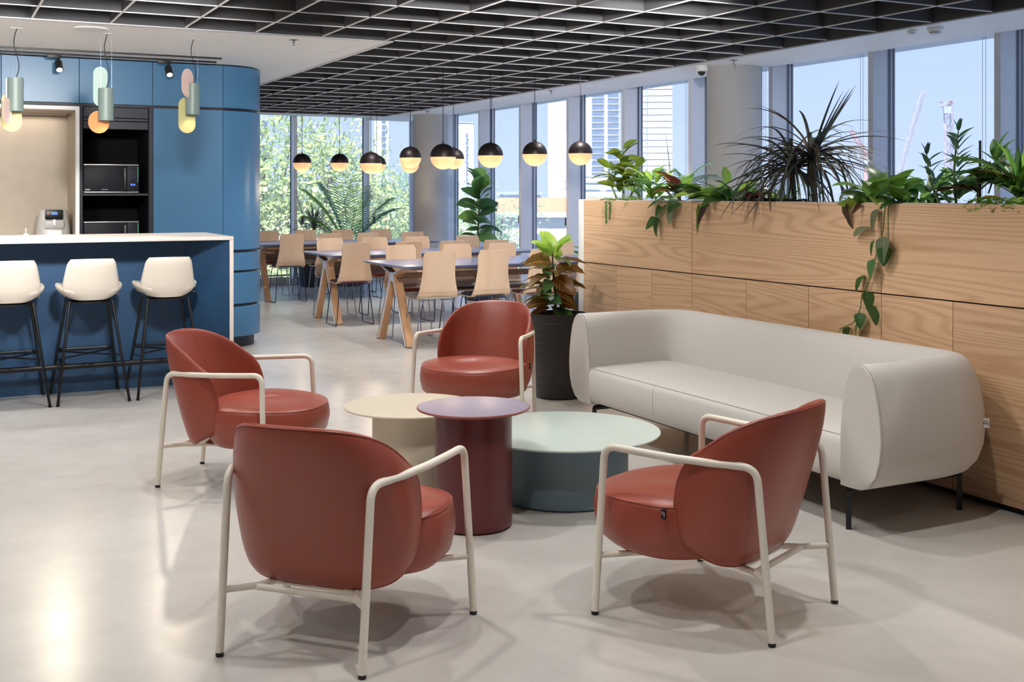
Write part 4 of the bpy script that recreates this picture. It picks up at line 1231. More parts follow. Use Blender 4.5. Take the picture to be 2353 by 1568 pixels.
# ================================================================== oak planter partition
PX0, PX1, PY1, PY0, PH = 4.212, 4.74, 7.159, 1.6, 1.351
pl = thing('planter_partition', 'long oak-panelled planter wall topped with plants, behind the sofa', 'planter', (PX0, 4.4, 0))
O = Vector((PX0, 4.4, 0))
g = G()
g.box(0.020, 0.05, PY0 - 4.4, PY1 - 4.4, 0.03, PH - 0.012)
g.box(PX1 - PX0 - 0.03, PX1 - PX0, PY0 - 4.4, PY1 - 4.4, 0.03, PH - 0.002)
g.box(0.05, PX1 - PX0 - 0.03, PY0 - 4.4, PY1 - 4.4, 0.03, 1.16)
g.build('carcass', M['bronze'], pl, smooth=False)
G().box(0.03, PX1 - PX0 - 0.02, PY0 - 4.4, PY1 - 4.4, 0.0, 0.032).build('kick', M['black'], pl, smooth=False)
def wood_panel(y0, y1, z0, z1):
    yc, zc = (y0 + y1) / 2, (z0 + z1) / 2
    hy_, hz_ = (y1 - y0) / 2 - 0.0018, (z1 - z0) / 2 - 0.0018
    o = G().box(0, 0.019, -hy_, hy_, -hz_, hz_).build('panel', M['oak'], pl, bevel=0.0012, bseg=1)
    o.location = (0, yc - 4.4, zc)
up = [7.159, 5.838, 4.251, 2.66, 1.6]
for a, b in zip(up[1:], up[:-1]): wood_panel(a, b, 0.902, PH)
lo_ = [7.159, 6.717, 6.28, 5.838, 5.306, 4.78, 4.251, 3.805, 3.36, 2.9, 2.45, 1.6]
for a, b in zip(lo_[1:], lo_[:-1]): wood_panel(a, b, 0.028, 0.899)
G().box(0.019, 0.024, PY0 - 4.4, PY1 - 4.4, PH - 0.015, PH + 0.002).build('liner_rim', M['alu_white'], pl, smooth=False)
G().box(0.0, PX1 - PX0, PY1 - 4.4, PY1 - 4.4 + 0.075, 0.0, PH + 0.004).build('end_panel', M['wall'], pl, bevel=0.003)
def soil_fn(u, v):
    x = 0.05 + u * (PX1 - PX0 - 0.08); y = PY0 - 4.4 + v * (PY1 - PY0)
    return (x, y, 1.315 + 0.018 * sin(y * 9 + x * 5) + 0.012 * sin(y * 23) + random.uniform(-0.006, 0.006))
G().grid(soil_fn, 10, 120).build('soil', M['soil'], pl)
pl.children[-1]['kind'] = 'stuff'
# ================================================================== plants
def leaf_mesh(name, wf, mat, droop=0.4, fold=0.25, n=9, wave=0.0, curl=0.0):
    vs_, fs, uvs = [], [], []
    y = z = 0.0
    for j in range(n + 1):
        t_ = j / n
        if j:
            a = droop * (t_ - 0.5 / n)
            y += cos(a) / n; z -= sin(a) / n
        for k in range(-2, 3):
            x = 0.5 * wf(t_) * k / 2
            vs_.append((x, y, z + fold * abs(x) + wave * sin(t_ * 14 + k) * abs(k) * 0.5))
            uvs.append(((k + 2) / 4, t_))
    for j in range(n):
        for k in range(4):
            a = j * 5 + k
            fs.append((a, a + 1, a + 6, a + 5))
    me = bpy.data.meshes.new(name); me.from_pydata(vs_, [], fs)
    ul = me.uv_layers.new(name='UVMap')
    for p in me.polygons:
        for li in p.loop_indices: ul.data[li].uv = uvs[me.loops[li].vertex_index]
    me.materials.append(M[mat]); me.shade_smooth()
    return me
W_ov = lambda t: max(0.02, sin(pi * min(1, t ** 0.8)) ** 0.8)
W_la = lambda t: max(0.015, sin(pi * t ** 0.7) ** 0.9)
W_st = lambda t: max(0.02, min(1, t * 6 + 0.45) * (1 - t ** 3) ** 0.8)
W_he = lambda t: max(0.02, (min(1, t * 5) ** 0.5) * (1 - t ** 1.7) ** 0.75)
W_fi = lambda t: max(0.02, (0.45 + 0.55 * sin(pi * min(1, t * 0.9 + 0.0)) ** 1.0) * (1 - t ** 6) if t > 0.04 else 0.1)
W_lo = lambda t: max(0.03, sin(pi * t ** 0.85) ** 0.6 * (1 - 0.30 * cos(t * 4 * pi) ** 2 * (t > 0.2)))
_lc = {}
def L_(shape, mat, droop, fold=0.25, wave=0.0):
    k = (shape, mat, droop, fold, wave)
    if k not in _lc:
        fold *= {'st': 0.07, 'la': 0.35, 'ov': 0.5, 'he': 0.75, 'fi': 0.55, 'lo': 0.42}[shape]
        _lc[k] = leaf_mesh('leaf', {'ov': W_ov, 'la': W_la, 'st': W_st, 'he': W_he, 'fi': W_fi, 'lo': W_lo}[shape], mat, droop, fold, wave=wave)
    return _lc[k]
def leaf(parent, me, base, az, el, L, W, roll=0.0, name='leaf'):
    d = Vector((cos(el) * cos(az), cos(el) * sin(az), sin(el)))
    x = d.cross(Vector((0, 0, 1)))
    if x.length < 1e-3: x = Vector((sin(az), -cos(az), 0))
    x.normalize(); zax = x.cross(d)
    R = Matrix((x, d, zax)).transposed() @ Matrix.Rotation(roll, 3, 'Y')
    o = bpy.data.objects.new(name, me)
    o.location = base; o.rotation_euler = R.to_euler(); o.scale = (W, L, L)
    return link(o, parent)
rr = random.uniform
GA = 2.399963

def pot(t, r0, r1, h, mat, ribs=False):
    prof = [(r0 * 0.9, 0.0), (r0, 0.006)]
    n = 46 if ribs else 8
    for k in range(n + 1):
        u = k / n
        r = r0 + (r1 - r0) * u + 0.012 * sin(pi * u)
        if ribs and 0 < k < n: r += 0.0022 * (1 if k % 2 else -1) * (0.5 + 0.5 * sin(k * 1.7))
        prof.append((r, 0.012 + (h - 0.012) * u))
    prof += [(r1 - 0.014, h + 0.001), (r1 - 0.018, h - 0.05), (0.01, h - 0.05)]
    p = G().lathe(prof, 56).build('pot', M[mat], t, ang=25)
    so_ = G().lathe([(0.004, h - 0.045), (r1 - 0.03, h - 0.048)], 24).build('soil', M['soil'], t); so_['kind'] = 'stuff'

# --- croton in the ribbed black pot beside the sofa
cr = thing('potted_croton', 'croton with bronze and green veined leaves in a ribbed black pot beside the sofa', 'potted plant', (3.868, 6.905, 0))
pot(cr, 0.165, 0.196, 0.575, 'pot_black', True)
stem = [(-0.035, 0.0, 0.50), (-0.030, 0.0, 0.70), (-0.045, 0.01, 0.90), (-0.050, 0.01, 1.02)]
G().tube(stem, [0.011, 0.010, 0.008, 0.005], 8).build('stem', M['bark'], cr)
G().tube([(0.02, 0.01, 0.50), (0.015, 0.02, 0.75), (-0.01, 0.02, 0.88)], [0.007, 0.006, 0.004], 8).build('stem', M['bark'], cr)
for k in range(46):
    u = k / 45
    z = 0.60 + 0.43 * u
    az = k * GA + rr(-0.3, 0.3)
    if u > 0.80: mm, el, L, W, sh, dr = 'l_bright', rr(0.5, 1.2), rr(0.15, 0.20), rr(0.10, 0.13), 'lo', 0.5
    elif u > 0.30 and k % 4: mm, el, L, W, sh, dr = 'l_croton', rr(-0.15, 0.5), rr(0.20, 0.27), rr(0.10, 0.14), 'lo', 0.8
    else: mm, el, L, W, sh, dr = random.choice(['l_green', 'l_croton', 'l_dark']), rr(-0.3, 0.35), rr(0.16, 0.22), rr(0.09, 0.12), 'ov', 0.9
    leaf(cr, L_(sh, mm, dr, 0.3, 0.012), (-0.04 + 0.02 * cos(az), 0.01 + 0.02 * sin(az), z), az, el, L, W, rr(-0.9, 0.9))

# --- floor plants by the glass
fg = thing('potted_fig', 'tall fiddle-leaf fig with broad leaves by the right glass wall', 'potted plant', (6.42, 13.62, 0))
pot(fg, 0.17, 0.20, 0.40, 'pot_grey')
G().tube([(0, 0, 0.34), (-0.02, 0.0, 0.8), (0.01, -0.01, 1.3), (-0.01, 0, 1.58)], [0.014, 0.012, 0.010, 0.006], 8).build('stem', M['bark'], fg)
for k in range(26):
    u = k / 25
    az = k * GA
    leaf(fg, L_('fi', 'l_dark' if k % 3 else 'l_green', 0.7, 0.25, 0.01), (0.0, 0, 0.78 + 0.80 * u), az, 0.30 + 0.9 * u ** 2 + rr(-0.3, 0.35), rr(0.26, 0.34), rr(0.18, 0.24), rr(-1.0, 1.0))
dr = thing('potted_dracaena', 'spiky dark dracaena in a charcoal pot by the back glass', 'potted plant', (5.10, 16.72, 0))
pot(dr, 0.15, 0.20, 0.46, 'pot_grey')
G().tube([(0.03, 0, 0.4), (0.05, 0, 0.86)], 0.018, 8).build('stem', M['bark'], dr)
for k in range(44):
    leaf(dr, L_('st', 'l_spike', 0.8, 0.3), (0.05, 0, 0.84 + 0.06 * (k / 44)), k * GA, rr(0.1, 1.4), rr(0.34, 0.48), rr(0.020, 0.028))
def frond(parent, base, az, el, L, droop, mat, nl=26, ll=0.24, lw=0.02):
    """palm frond: rachis with two rows of leaflets, one joined part"""
    d = Vector((cos(az), sin(az), 0))
    pts = []; p = Vector(base); a = el
    for k in range(16):
        pts.append(p.copy()); p = p + (d * cos(a) + Vector((0, 0, sin(a)))) * (L / 15); a -= droop / 15
    G().tube(pts, [0.006 * (1 - 0.8 * k / 15) for k in range(16)], 6).build('rachis', M['stem'], parent)
    g = G(); side = d.cross(Vector((0, 0, 1)))
    for k in range(nl):
        u = 0.28 + 0.70 * k / nl
        f = u * 15; i = min(14, int(f)); q = pts[i].lerp(pts[i + 1], f - i); tdir = (pts[i + 1] - pts[i]).normalized()
        for s in (-1, 1):
            dirv = (tdir * 0.55 + side * s * 0.85 + Vector((0, 0, 0.05))).normalized()
            l = ll * (0.5 + sin(pi * (u - 0.2)) * 0.6)
            wv = (dirv.cross(Vector((0, 0, 1))).normalized() * 0.6 + Vector((0, 0, 0.7 * s))).normalized() * lw / 2
            m_ = q + dirv * l * 0.5 + Vector((0, 0, -0.01)); e = q + dirv * l + Vector((0, 0, -0.055))
            g.add([q, m_ - wv, e, m_ + wv], [(0, 1, 2, 3)])
    o = g.build('leaflets', M[mat], parent, smooth=False)
    o['kind'] = 'stuff'
pm = thing('potted_palm', 'feathery parlour palm in a charcoal pot by the back glass', 'potted plant', (5.66, 16.62, 0))
pot(pm, 0.19, 0.24, 0.46, 'pot_grey')
for k, (az, el, L, dp) in enumerate(((2.7, 1.36, 1.25, 0.75), (0.2, 1.36, 1.15, 0.9), (1.6, 1.5, 1.2, 0.3), (-0.6, 1.3, 1.05, 1.0), (3.5, 1.25, 1.0, 1.1), (-1.5, 1.4, 1.1, 0.5), (0.9, 1.45, 1.2, 0.6), (3.0, 1.46, 1.22, 0.5))):
    frond(pm, (0.03 * cos(az), 0.03 * sin(az), 0.42), az, el, L, dp, 'l_blue' if k % 2 else 'l_green', 20, 0.30, 0.018)
for (x, y, lab) in ((6.45, 10.9, 'small leafy potted plant by the right glass wall behind the croton'), (6.45, 9.75, 'small broad-leaved potted plant by the glass, just left of the planter end')):
    sp_ = thing('potted_plant', lab, 'potted plant', (x, y, 0))
    pot(sp_, 0.13, 0.16, 0.34, 'pot_grey')
    G().tube([(0, 0, 0.3), (0, 0, 0.72)], 0.009, 8).build('stem', M['bark'], sp_)
    for k in range(16):
        leaf(sp_, L_('ov', 'l_green', 0.8), (0, 0, 0.55 + 0.2 * k / 16), k * GA, rr(0.0, 0.9), rr(0.2, 0.28), rr(0.09, 0.12), rr(-.3, .3))

# --- plants in the planter (soil at 1.32, rim at 1.351)
ZP = 1.318
def bed(name, label, x, y, cat='plant'):
    return thing(name, label, cat, (x, y, ZP), 0, 'plants growing in the oak planter')
# gold-dust shrub at the left end
pf = bed('fern_clump', 'soft pale fern clump behind the bronze croton', 4.52, 6.02)
for k in range(26):
    leaf(pf, L_('st', 'l_fern' if k % 2 else 'l_green', random.choice([0.8, 1.3]), 0.3), (0, rr(-.05, .05), 0.0), k * GA, rr(0.4, 1.3), rr(0.16, 0.26), rr(0.018, 0.03), rr(-.6, .6))
pf = bed('spider_plant', 'light green spider plant behind the peace lily', 4.54, 5.42)
for k in range(30):
    leaf(pf, L_('st', 'l_bright' if k % 3 else 'l_green', random.choice([0.8, 1.4]), 0.3), (0, rr(-.08, .08), 0.0), k * GA, rr(0.3, 1.2), rr(0.15, 0.24), rr(0.018, 0.028), rr(-.6, .6))
pf = bed('dwarf_umbrella_tree', 'dark glossy shrub between the pothos and the upright blue-green plant', 4.54, 4.14)
for k in range(30):
    leaf(pf, L_('ov', 'l_green' if k % 3 else 'l_dark', 0.6), (rr(-.04, .04), rr(-.12, .12), rr(0.0, 0.14)), k * GA, rr(0.1, 1.1), rr(0.10, 0.15), rr(0.05, 0.07), rr(-.8, .8))
p = bed('gold_dust_shrub', 'gold-speckled leafy shrub at the left end of the planter', 4.42, 6.95)
for (dx, dy, h) in ((0, 0, 0.36), (0.05, -0.10, 0.30), (-0.05, 0.10, 0.26), (0.02, 0.04, 0.40)):
    G().tube([(dx * 0.3, dy * 0.3, 0), (dx, dy, h * 0.6), (dx * 1.1, dy * 1.1, h)], [0.009, 0.006, 0.003], 7).build('stem', M['stem'], p)
    for k in range(11):
        u = 0.35 + 0.65 * k / 10
        leaf(p, L_('la' if k % 2 else 'ov', 'l_gold', 0.6, 0.3, 0.01), (dx * u, dy * u, h * u), k * GA + dx * 40, rr(0.1, 0.9), rr(0.13, 0.19), rr(0.05, 0.07), rr(-.9, .9))
# light green bush + small palm
p = bed('leafy_bush', 'light green small-leaved bush between the gold-speckled shrub and the croton', 4.42, 6.60)
for k in range(60):
    az = k * GA; r = rr(0.0, 0.16); z = rr(0.02, 0.20)
    leaf(p, L_('la', 'l_green' if k % 3 else 'l_bright', 0.6), (r * cos(az) * 0.6, r * sin(az), z), az, rr(0.0, 1.0), rr(0.11, 0.17), rr(0.032, 0.05), rr(-.5, .5))
p = bed('small_palm', 'small dark palm seedling with feathery fronds left of the croton', 4.46, 6.36)
for az, el, L, dp in ((-1.4, 1.15, 0.42, 1.3), (-1.9, 1.0, 0.36, 1.3), (1.2, 1.3, 0.34, 0.9), (2.3, 1.2, 0.30, 1.2), (-0.8, 1.35, 0.40, 1.0)):
    frond(p, (0, 0, 0.0), az, el, L, dp, 'l_blue', 13, 0.11, 0.011)
leaf(p, L_('st', 'l_spike', 0.1, 0.4), (0, 0.06, 0.1), pi / 2, 1.45, 0.42, 0.008)
# croton in the bed
p = bed('bronze_croton', 'croton with bronze and lime leaves near the left of the planter', 4.36, 6.18)
G().tube([(0, 0, 0), (0, 0, 0.12)], 0.010, 8).build('stem', M['bark'], p)
for k, (az, el, mm) in enumerate(((1.7, 1.2, 'l_bright'), (1.9, 1.0, 'l_croton'), (-1.5, 0.9, 'l_bright'), (-1.7, 0.45, 'l_bright'), (2.2, 0.3, 'l_croton'), (3.0, 0.2, 'l_croton'), (0.4, 0.8, 'l_green'), (3.6, 0.7, 'l_red'), (1.3, 0.5, 'l_croton'), (-1.2, 0.2, 'l_green'), (-2.4, 0.3, 'l_dark'), (2.6, 0.75, 'l_croton'))):
    leaf(p, L_('ov', mm, 0.5, 0.3, 0.01), (0, 0, 0.06 + 0.006 * k), az, el, rr(0.17, 0.23), rr(0.075, 0.095), rr(-.3, .3))
# philodendron trailing over the edge
p = bed('trailing_philodendron', 'grey-green heart-leaved philodendron trailing over the rim below the bronze croton', 4.27, 6.05)
for (y, z, az, el, L, mm) in ((0.05, 0.05, pi, 0.1, 0.15, 'l_grey'), (-0.04, 0.04, 3.6, -0.2, 0.16, 'l_dark'), (0.12, 0.03, 2.7, 0.0, 0.14, 'l_dark'), (0.0, 0.02, 3.3, -0.7, 0.17, 'l_grey'), (0.10, 0.03, 2.8, -0.6, 0.15, 'l_dark'), (-0.14, 0.08, 3.8, 0.5, 0.14, 'l_grey'), (-0.10, 0.1, -1.2, 0.6, 0.15, 'l_green')):
    leaf(p, L_('he', mm, 0.8, 0.25), (-0.02, y, z), az, el, L, L * 0.72, rr(-.3, .3))
vine = fillet([(-0.03, -0.02, 0.04), (-0.082, 0.02, 0.02), (-0.086, 0.05, -0.05), (-0.084, 0.13, -0.085)], 0.02)
G().tube(vine, 0.0028, 6).build('vine', M['stem'], p)
leaf(p, L_('he', 'l_dark', 0.5), (-0.084, 0.125, -0.08), 1.8, -0.5, 0.12, 0.075, 0.6)
leaf(p, L_('he', 'l_dark', 0.5), (-0.084, 0.115, -0.08), 2.2, -1.25, 0.125, 0.07, 0.2)
# peace lily / bushy greens
p = bed('peace_lily', 'low bushy green plant with glossy leaves left of the spiky dracaena', 4.40, 5.70)
for k in range(46):
    az = k * GA; r = rr(0.0, 0.20); z = rr(0.0, 0.07)
    leaf(p, L_('la' if k % 2 else 'ov', random.choice(['l_green', 'l_dark', 'l_dark', 'l_bright', 'l_grey']), 0.9), (r * cos(az) * 0.5, r * sin(az), z), az, rr(0.2, 1.0), rr(0.17, 0.26), rr(0.06, 0.09), rr(-.9, .9))
leaf(p, L_('ov', 'l_bright', 0.2), (0.0, 0.03, 0.14), 1.4, 1.3, 0.12, 0.07)
for k in range(3):
    leaf(p, L_('la', 'l_red', 0.5), (-0.03, -0.22, 0.02), -2.2 + k * 0.5, 0.7, 0.17, 0.05)
hang = bed('hanging_leaf_plant', 'long narrow green leaf plant drooping down the oak face left of the dracaena', 4.26, 5.70)
leaf(hang, L_('st', 'l_green', 1.2, 0.35, 0.01), (-0.02, 0.0, 0.05), 3.0, 0.15, 0.24, 0.03, 0.5)
leaf(hang, L_('st', 'l_brown', 1.0, 0.35, 0.02), (-0.055, -0.03, 0.03), 3.4, -0.75, 0.16, 0.04, -0.4)
leaf(hang, L_('st', 'l_green', 0.1, 0.35, 0.02), (-0.092, 0.005, 0.015), 2.2, -1.50, 0.19, 0.026, 0.8)
leaf(hang, L_('he', 'l_dark', 0.6), (-0.02, 0.05, 0.06), 2.5, 0.2, 0.13, 0.08)
# spiky dracaena: two heads
p = bed('spiky_dracaena', 'large spiky dracaena with arching grassy leaves in the middle of the planter', 4.42, 5.06)
for (bx, by, hx2, hy2, hz2, n_) in ((0, 0.05, 0.0, 0.10, 0.23, 62), (0.03, -0.06, 0.0, -0.06, 0.29, 78)):
    G().tube([(bx, by, -0.02), (hx2, hy2, hz2 * 0.6), (hx2, hy2, hz2)], 0.009, 8).build('stem', M['bark'], p)
    for k in range(n_):
        u = k / n_
        az = k * GA + rr(-.2, .2)
        el = rr(-0.25, 0.8) if k < n_ * 0.85 else rr(0.9, 1.3)
        leaf(p, L_('st', 'l_spike' if k % 9 else 'l_brown', random.choice([0.9, 1.3, 1.7, 2.1]), 0.4), (hx2, hy2, hz2 - 0.03 + 0.05 * u), az, el, rr(0.36, 0.60), rr(0.016, 0.024), 0)
for az, el, L in ((-1.15, 1.12, 0.46), (-1.25, 1.05, 0.50), (-1.0, 1.2, 0.44), (-1.3, 1.25, 0.48), (-1.35, 1.0, 0.47)):
    leaf(p, L_('st', 'l_spike', 0.12, 0.4), (0, -0.07, 0.26), az, el, L, 0.026)
for az, el, L in ((2.6, -0.35, 0.42), (2.9, -0.5, 0.40), (2.2, 0.0, 0.46)):
    leaf(p, L_('st', 'l_brown', 0.5, 0.4), (-0.02, 0.09, 0.18), az, el, L, 0.022)
# asparagus fern
p = bed('asparagus_fern', 'soft feathery fern under the spiky dracaena', 4.38, 4.92)
for k in range(34):
    az = rr(0, 2 * pi); el = rr(0.15, 1.2); y0 = rr(-0.30, 0.42)
    L = rr(0.12, 0.22)
    pts = []
    q = Vector((rr(-0.08, 0.08), y0, 0.0)); a = el
    for i in range(10):
        pts.append(q.copy()); q = q + Vector((cos(az) * cos(a) * 0.6, sin(az) * cos(a), sin(a))) * (L / 9); a -= 0.10
    g = G().tube(pts, 0.0013, 4)
    for i in range(1, 10):
        for m_ in range(7):
            aa = rr(0, 2 * pi); l = 0.030 * (1.15 - i / 10) + 0.010
            dv = Vector((cos(aa), sin(aa), rr(-0.2, 0.6))).normalized() * l
            sv = Vector((-dv.y, dv.x, 0)).normalized() * 0.0042
            b0 = pts[i]
            g.add([b0 - sv, b0 + sv, b0 + dv], [(0, 1, 2)])
    o = g.build('frond', M['l_fern'], p, smooth=False); o['kind'] = 'stuff'
p['label'] = 'soft feathery fern under the spiky dracaena'
# bromeliad
p = bed('bromeliad', 'dark red bromeliad rosette right of the dracaena', 4.36, 4.56)
for k in range(20):
    leaf(p, L_('st', 'l_red', 1.0, 0.4), (0, 0, 0.03), k * GA, rr(0.35, 1.2), rr(0.10, 0.16), rr(0.022, 0.03))
p = bed('withered_plant', 'withered grey-brown leaves drooping over the rim beside the bromeliad', 4.28, 4.46)
leaf(p, L_('he', 'l_brown', 0.5, 0.5, 0.02), (-0.085, 0.0, 0.045), 3.3, -1.45, 0.15, 0.055, 0.5)
leaf(p, L_('ov', 'l_grey', 1.2, 0.4, 0.02), (0.0, 0.02, 0.10), 3.0, 0.1, 0.16, 0.05, 0.3)
leaf(p, L_('he', 'l_brown', 1.1, 0.5, 0.02), (-0.02, -0.05, 0.03), 3.6, 0.0, 0.13, 0.05, -0.5)
leaf(p, L_('st', 'l_dark', 2.4, 0.4), (0.02, -0.02, 0.02), -1.2, 1.4, 0.26, 0.02)
# pothos with the long vine
p = bed('trailing_pothos', 'bright green pothos with a long vine hanging down to the sofa', 4.34, 4.32)
for k in range(34):
    az = k * GA; y0 = rr(-0.20, 0.16)
    leaf(p, L_('he', random.choice(['l_green', 'l_bright', 'l_green', 'l_dark']), 0.8, 0.2), (rr(-0.08, 0.06), y0, rr(0.0, 0.12)), az, rr(0.0, 1.1), rr(0.13, 0.19), rr(0.09, 0.13), rr(-.9, .9))
for (y0, z0, az, el) in ((0.16, 0.09, 1.7, 0.6), (0.05, 0.15, 1.4, 0.9), (-0.03, 0.15, -1.3, 0.4), (-0.15, 0.10, -1.5, 0.7)):
    leaf(p, L_('he', 'l_green', 0.7, 0.2), (-0.03, y0, z0), az, el, 0.14, 0.10)
xo = 4.19 - 4.34
vp = [(xo + 0.10, -0.10, 0.06), (xo, -0.12, 0.04), (xo, -0.105, -0.10), (xo, -0.07, -0.20), (xo, -0.035, -0.28), (xo, -0.005, -0.36), (xo, 0.045, -0.45), (xo, 0.05, -0.50), (xo, 0.10, -0.58), (xo, 0.20, -0.62)]
VV = fillet(vp, 0.05, 4)
G().tube(VV, 0.0028, 6).build('vine', M['stem'], p)
G().tube(fillet([(xo + 0.10, -0.13, 0.05), (xo - 0.005, -0.14, 0.03), (xo - 0.005, -0.145, -0.14), (xo - 0.005, -0.13, -0.19)], 0.05, 4), 0.0026, 6).build('vine', M['stem'], p)
for (y, z, az, el, L, mm) in ((-0.08, 0.005, 2.0, -1.15, 0.12, 'l_grey'), (-0.03, -0.085, 1.5, -0.25, 0.14, 'l_grey'), (-0.13, -0.13, 2.7, -1.3, 0.15, 'l_grey'), (-0.125, -0.18, 3.6, -1.3, 0.10, 'l_dark'), (-0.055, -0.15, 2.0, -1.2, 0.085, 'l_dark'),
                            (-0.05, -0.245, 3.0, -1.2, 0.105, 'l_dark'), (0.02, -0.33, 1.7, -0.9, 0.10, 'l_dark'), (0.0, -0.41, -1.8, -1.2, 0.10, 'l_dark'), (-0.02, -0.475, -1.7, -0.9, 0.115, 'l_dark'), (0.04, -0.52, -2.6, -1.2, 0.085, 'l_dark'), (0.06, -0.575, 2.6, -1.3, 0.08, 'l_dark'), (0.13, -0.60, 1.6, -1.2, 0.075, 'l_dark'), (0.17, -0.615, 2.6, -0.8, 0.05, 'l_green')):
    leaf(p, L_('he', mm, 0.35, 0.2), (xo - 0.008, y, z), az, el, L, L * 0.80, rr(-.3, .3))
# ZZ plant
def zz(p, base, tip, n):
    b, e = Vector(base), Vector(tip)
    pts = [b.lerp(e, k / 8) + Vector((0, 0.02 * sin(pi * k / 8), 0)) for k in range(9)]
    G().tube(pts, [0.008 - 0.0006 * k for k in range(9)], 7).build('stem', M['stem'], p)
    for k in range(n):
        u = 0.25 + 0.73 * k / n
        q = b.lerp(e, u)
        for s in (-1, 1):
            leaf(p, L_('la', 'l_blue', 0.3, 0.3), q, s * 1.45 + rr(-.35, .35) + (pi if rr(0, 1) < .12 else 0), rr(0.55, 1.0), rr(0.075, 0.11), rr(0.024, 0.036), rr(-.5, .5))
    for k in range(3): leaf(p, L_('la', 'l_blue', 0.2, 0.3), e, k * 2.1, 1.25, 0.07, 0.024)
p = bed('zz_plant', 'upright blue-green plant with two leafy stems right of the pothos', 4.36, 4.0)
zz(p, (0, 0.0, 0), (0.0, 0.10, 0.27), 7)
zz(p, (0.04, -0.05, 0), (0.04, -0.06, 0.38), 10)
# rubber plant
p = bed('rubber_plant', 'broad-leaved rubber plant tied to a black stake near the right end', 4.42, 3.84)
G().tube([(0, 0, -0.02), (0.01, 0.0, 0.20)], 0.010, 8).build('stem', M['bark'], p)
G().tube([(0.0, -0.01, -0.02), (0.0, -0.01, 0.33)], 0.006, 8).build('stake', M['black'], p)
for k, (az, el, L, mm) in enumerate(((1.5, 0.7, 0.17, 'l_green'), (1.9, 0.25, 0.20, 'l_green'), (2.4, 0.15, 0.17, 'l_red'), (-1.5, 0.9, 0.20, 'l_grey'), (-1.2, 0.5, 0.17, 'l_grey'), (1.2, -0.1, 0.18, 'l_dark'), (-1.6, 0.0, 0.24, 'l_dark'), (-1.9, 0.25, 0.24, 'l_croton'), (0.3, 0.5, 0.18, 'l_dark'), (3.3, 0.2, 0.17, 'l_dark'), (-1.0, 0.3, 0.22, 'l_croton'))):
    leaf(p, L_('ov', mm, 0.5, 0.25), (0, 0, 0.08 + 0.010 * k), az, el, L * 1.25, L * 0.64, rr(-.3, .3))
G().tube([(0.02, -0.04, 0.08), (0.02, -0.09, 0.20)], 0.004, 6).build('stem', M['bark'], p)
for k in range(5): leaf(p, L_('ov', 'l_green', 0.3), (0.02, -0.09, 0.19 + 0.02 * k), -1.3 + rr(-.8, .8) + (pi if k == 2 else 0), rr(0.7, 1.3), 0.12, 0.06)
leaf(p, L_('st', 'l_yellow', 0.5), (-0.05, -0.06, 0.06), -1.9, 0.15, 0.16, 0.025, 0.6)
# arching spider plant / young palm at the right end
p = bed('arching_palm', 'arching bright green palm-like plant at the right end of the planter', 4.40, 3.60)
for k in range(44):
    az = k * GA
    leaf(p, L_('st', random.choice(['l_green', 'l_bright', 'l_green', 'l_dark']), random.choice([0.5, 0.9, 1.4]), 0.35), (0.01 * cos(az), 0.02 * sin(az), 0.06 + 0.002 * k), az, rr(0.35, 1.35), rr(0.18, 0.32), rr(0.022, 0.036))
for az, el, L, dp in ((1.6, 1.0, 0.36, 1.4), (-1.5, 1.2, 0.45, 0.6), (1.9, 1.2, 0.34, 1.2)):
    frond(p, (0, 0, 0.06), az, el, L, dp, 'l_green', 7, 0.16, 0.018)
# ground cover and moss
def mat_cover(name, label, x, y, w, h, mat, n, zmax=0.04):
    p = bed(name, label, x, y, 'ground cover')
    g = G()
    for k in range(n):
        q = Vector((rr(-h, h), rr(-w, w), rr(0.0, zmax))); a = rr(0, 2 * pi); s = rr(0.009, 0.017)
        n1 = Vector((cos(a), sin(a), rr(-.5, .5))).normalized() * s; n2 = Vector((-sin(a), cos(a), rr(-.3, .6))).normalized() * s * 0.8
        g.add([q - n1, q + n2, q + n1, q - n2], [(0, 1, 2, 3)])
    o = g.build('tiny_leaves', M[mat], p, smooth=False); o['kind'] = 'stuff'
    return p
pc = mat_cover('creeping_stonecrop', 'pale green creeping stonecrop spilling over the rim at the far right', 4.27, 3.52, 0.22, 0.065, 'l_bright', 700, 0.06)
pc = mat_cover('string_plant', 'fine-leaved creeper with two short hanging strings at the left end', 4.27, 6.78, 0.20, 0.05, 'l_fern', 500, 0.045)
for (dy, l) in ((0.02, 0.14), (-0.03, 0.11)):
    g = G().tube([(-0.05, dy, 0.04), (-0.078, dy, 0.02), (-0.082, dy + 0.01, -l)], 0.0014, 5)
    for k in range(26):
        q = Vector((-0.084, dy + 0.008 + rr(-.010, .010), 0.02 - (l + 0.01) * k / 26)); s = 0.010
        a = rr(0, 6.28); g.add([q + Vector((0, cos(a) * s, sin(a) * s)), q + Vector((-0.004, -sin(a) * s, cos(a) * s)), q + Vector((0, -cos(a) * s, -sin(a) * s)), q + Vector((0.003, sin(a) * s, -cos(a) * s))], [(0, 1, 2, 3)])
    o = g.build('string', M['l_dark'], pc, smooth=False); o['kind'] = 'stuff'
mat_cover('brown_moss', 'dry brown moss mound at the foot of the dracaena', 4.34, 5.25, 0.26, 0.10, 'l_brown', 700, 0.05)
mat_cover('dry_leaf_litter', 'dry leaf litter between the pothos and the right-end palm', 4.34, 4.0, 0.26, 0.10, 'l_brown', 300, 0.02)

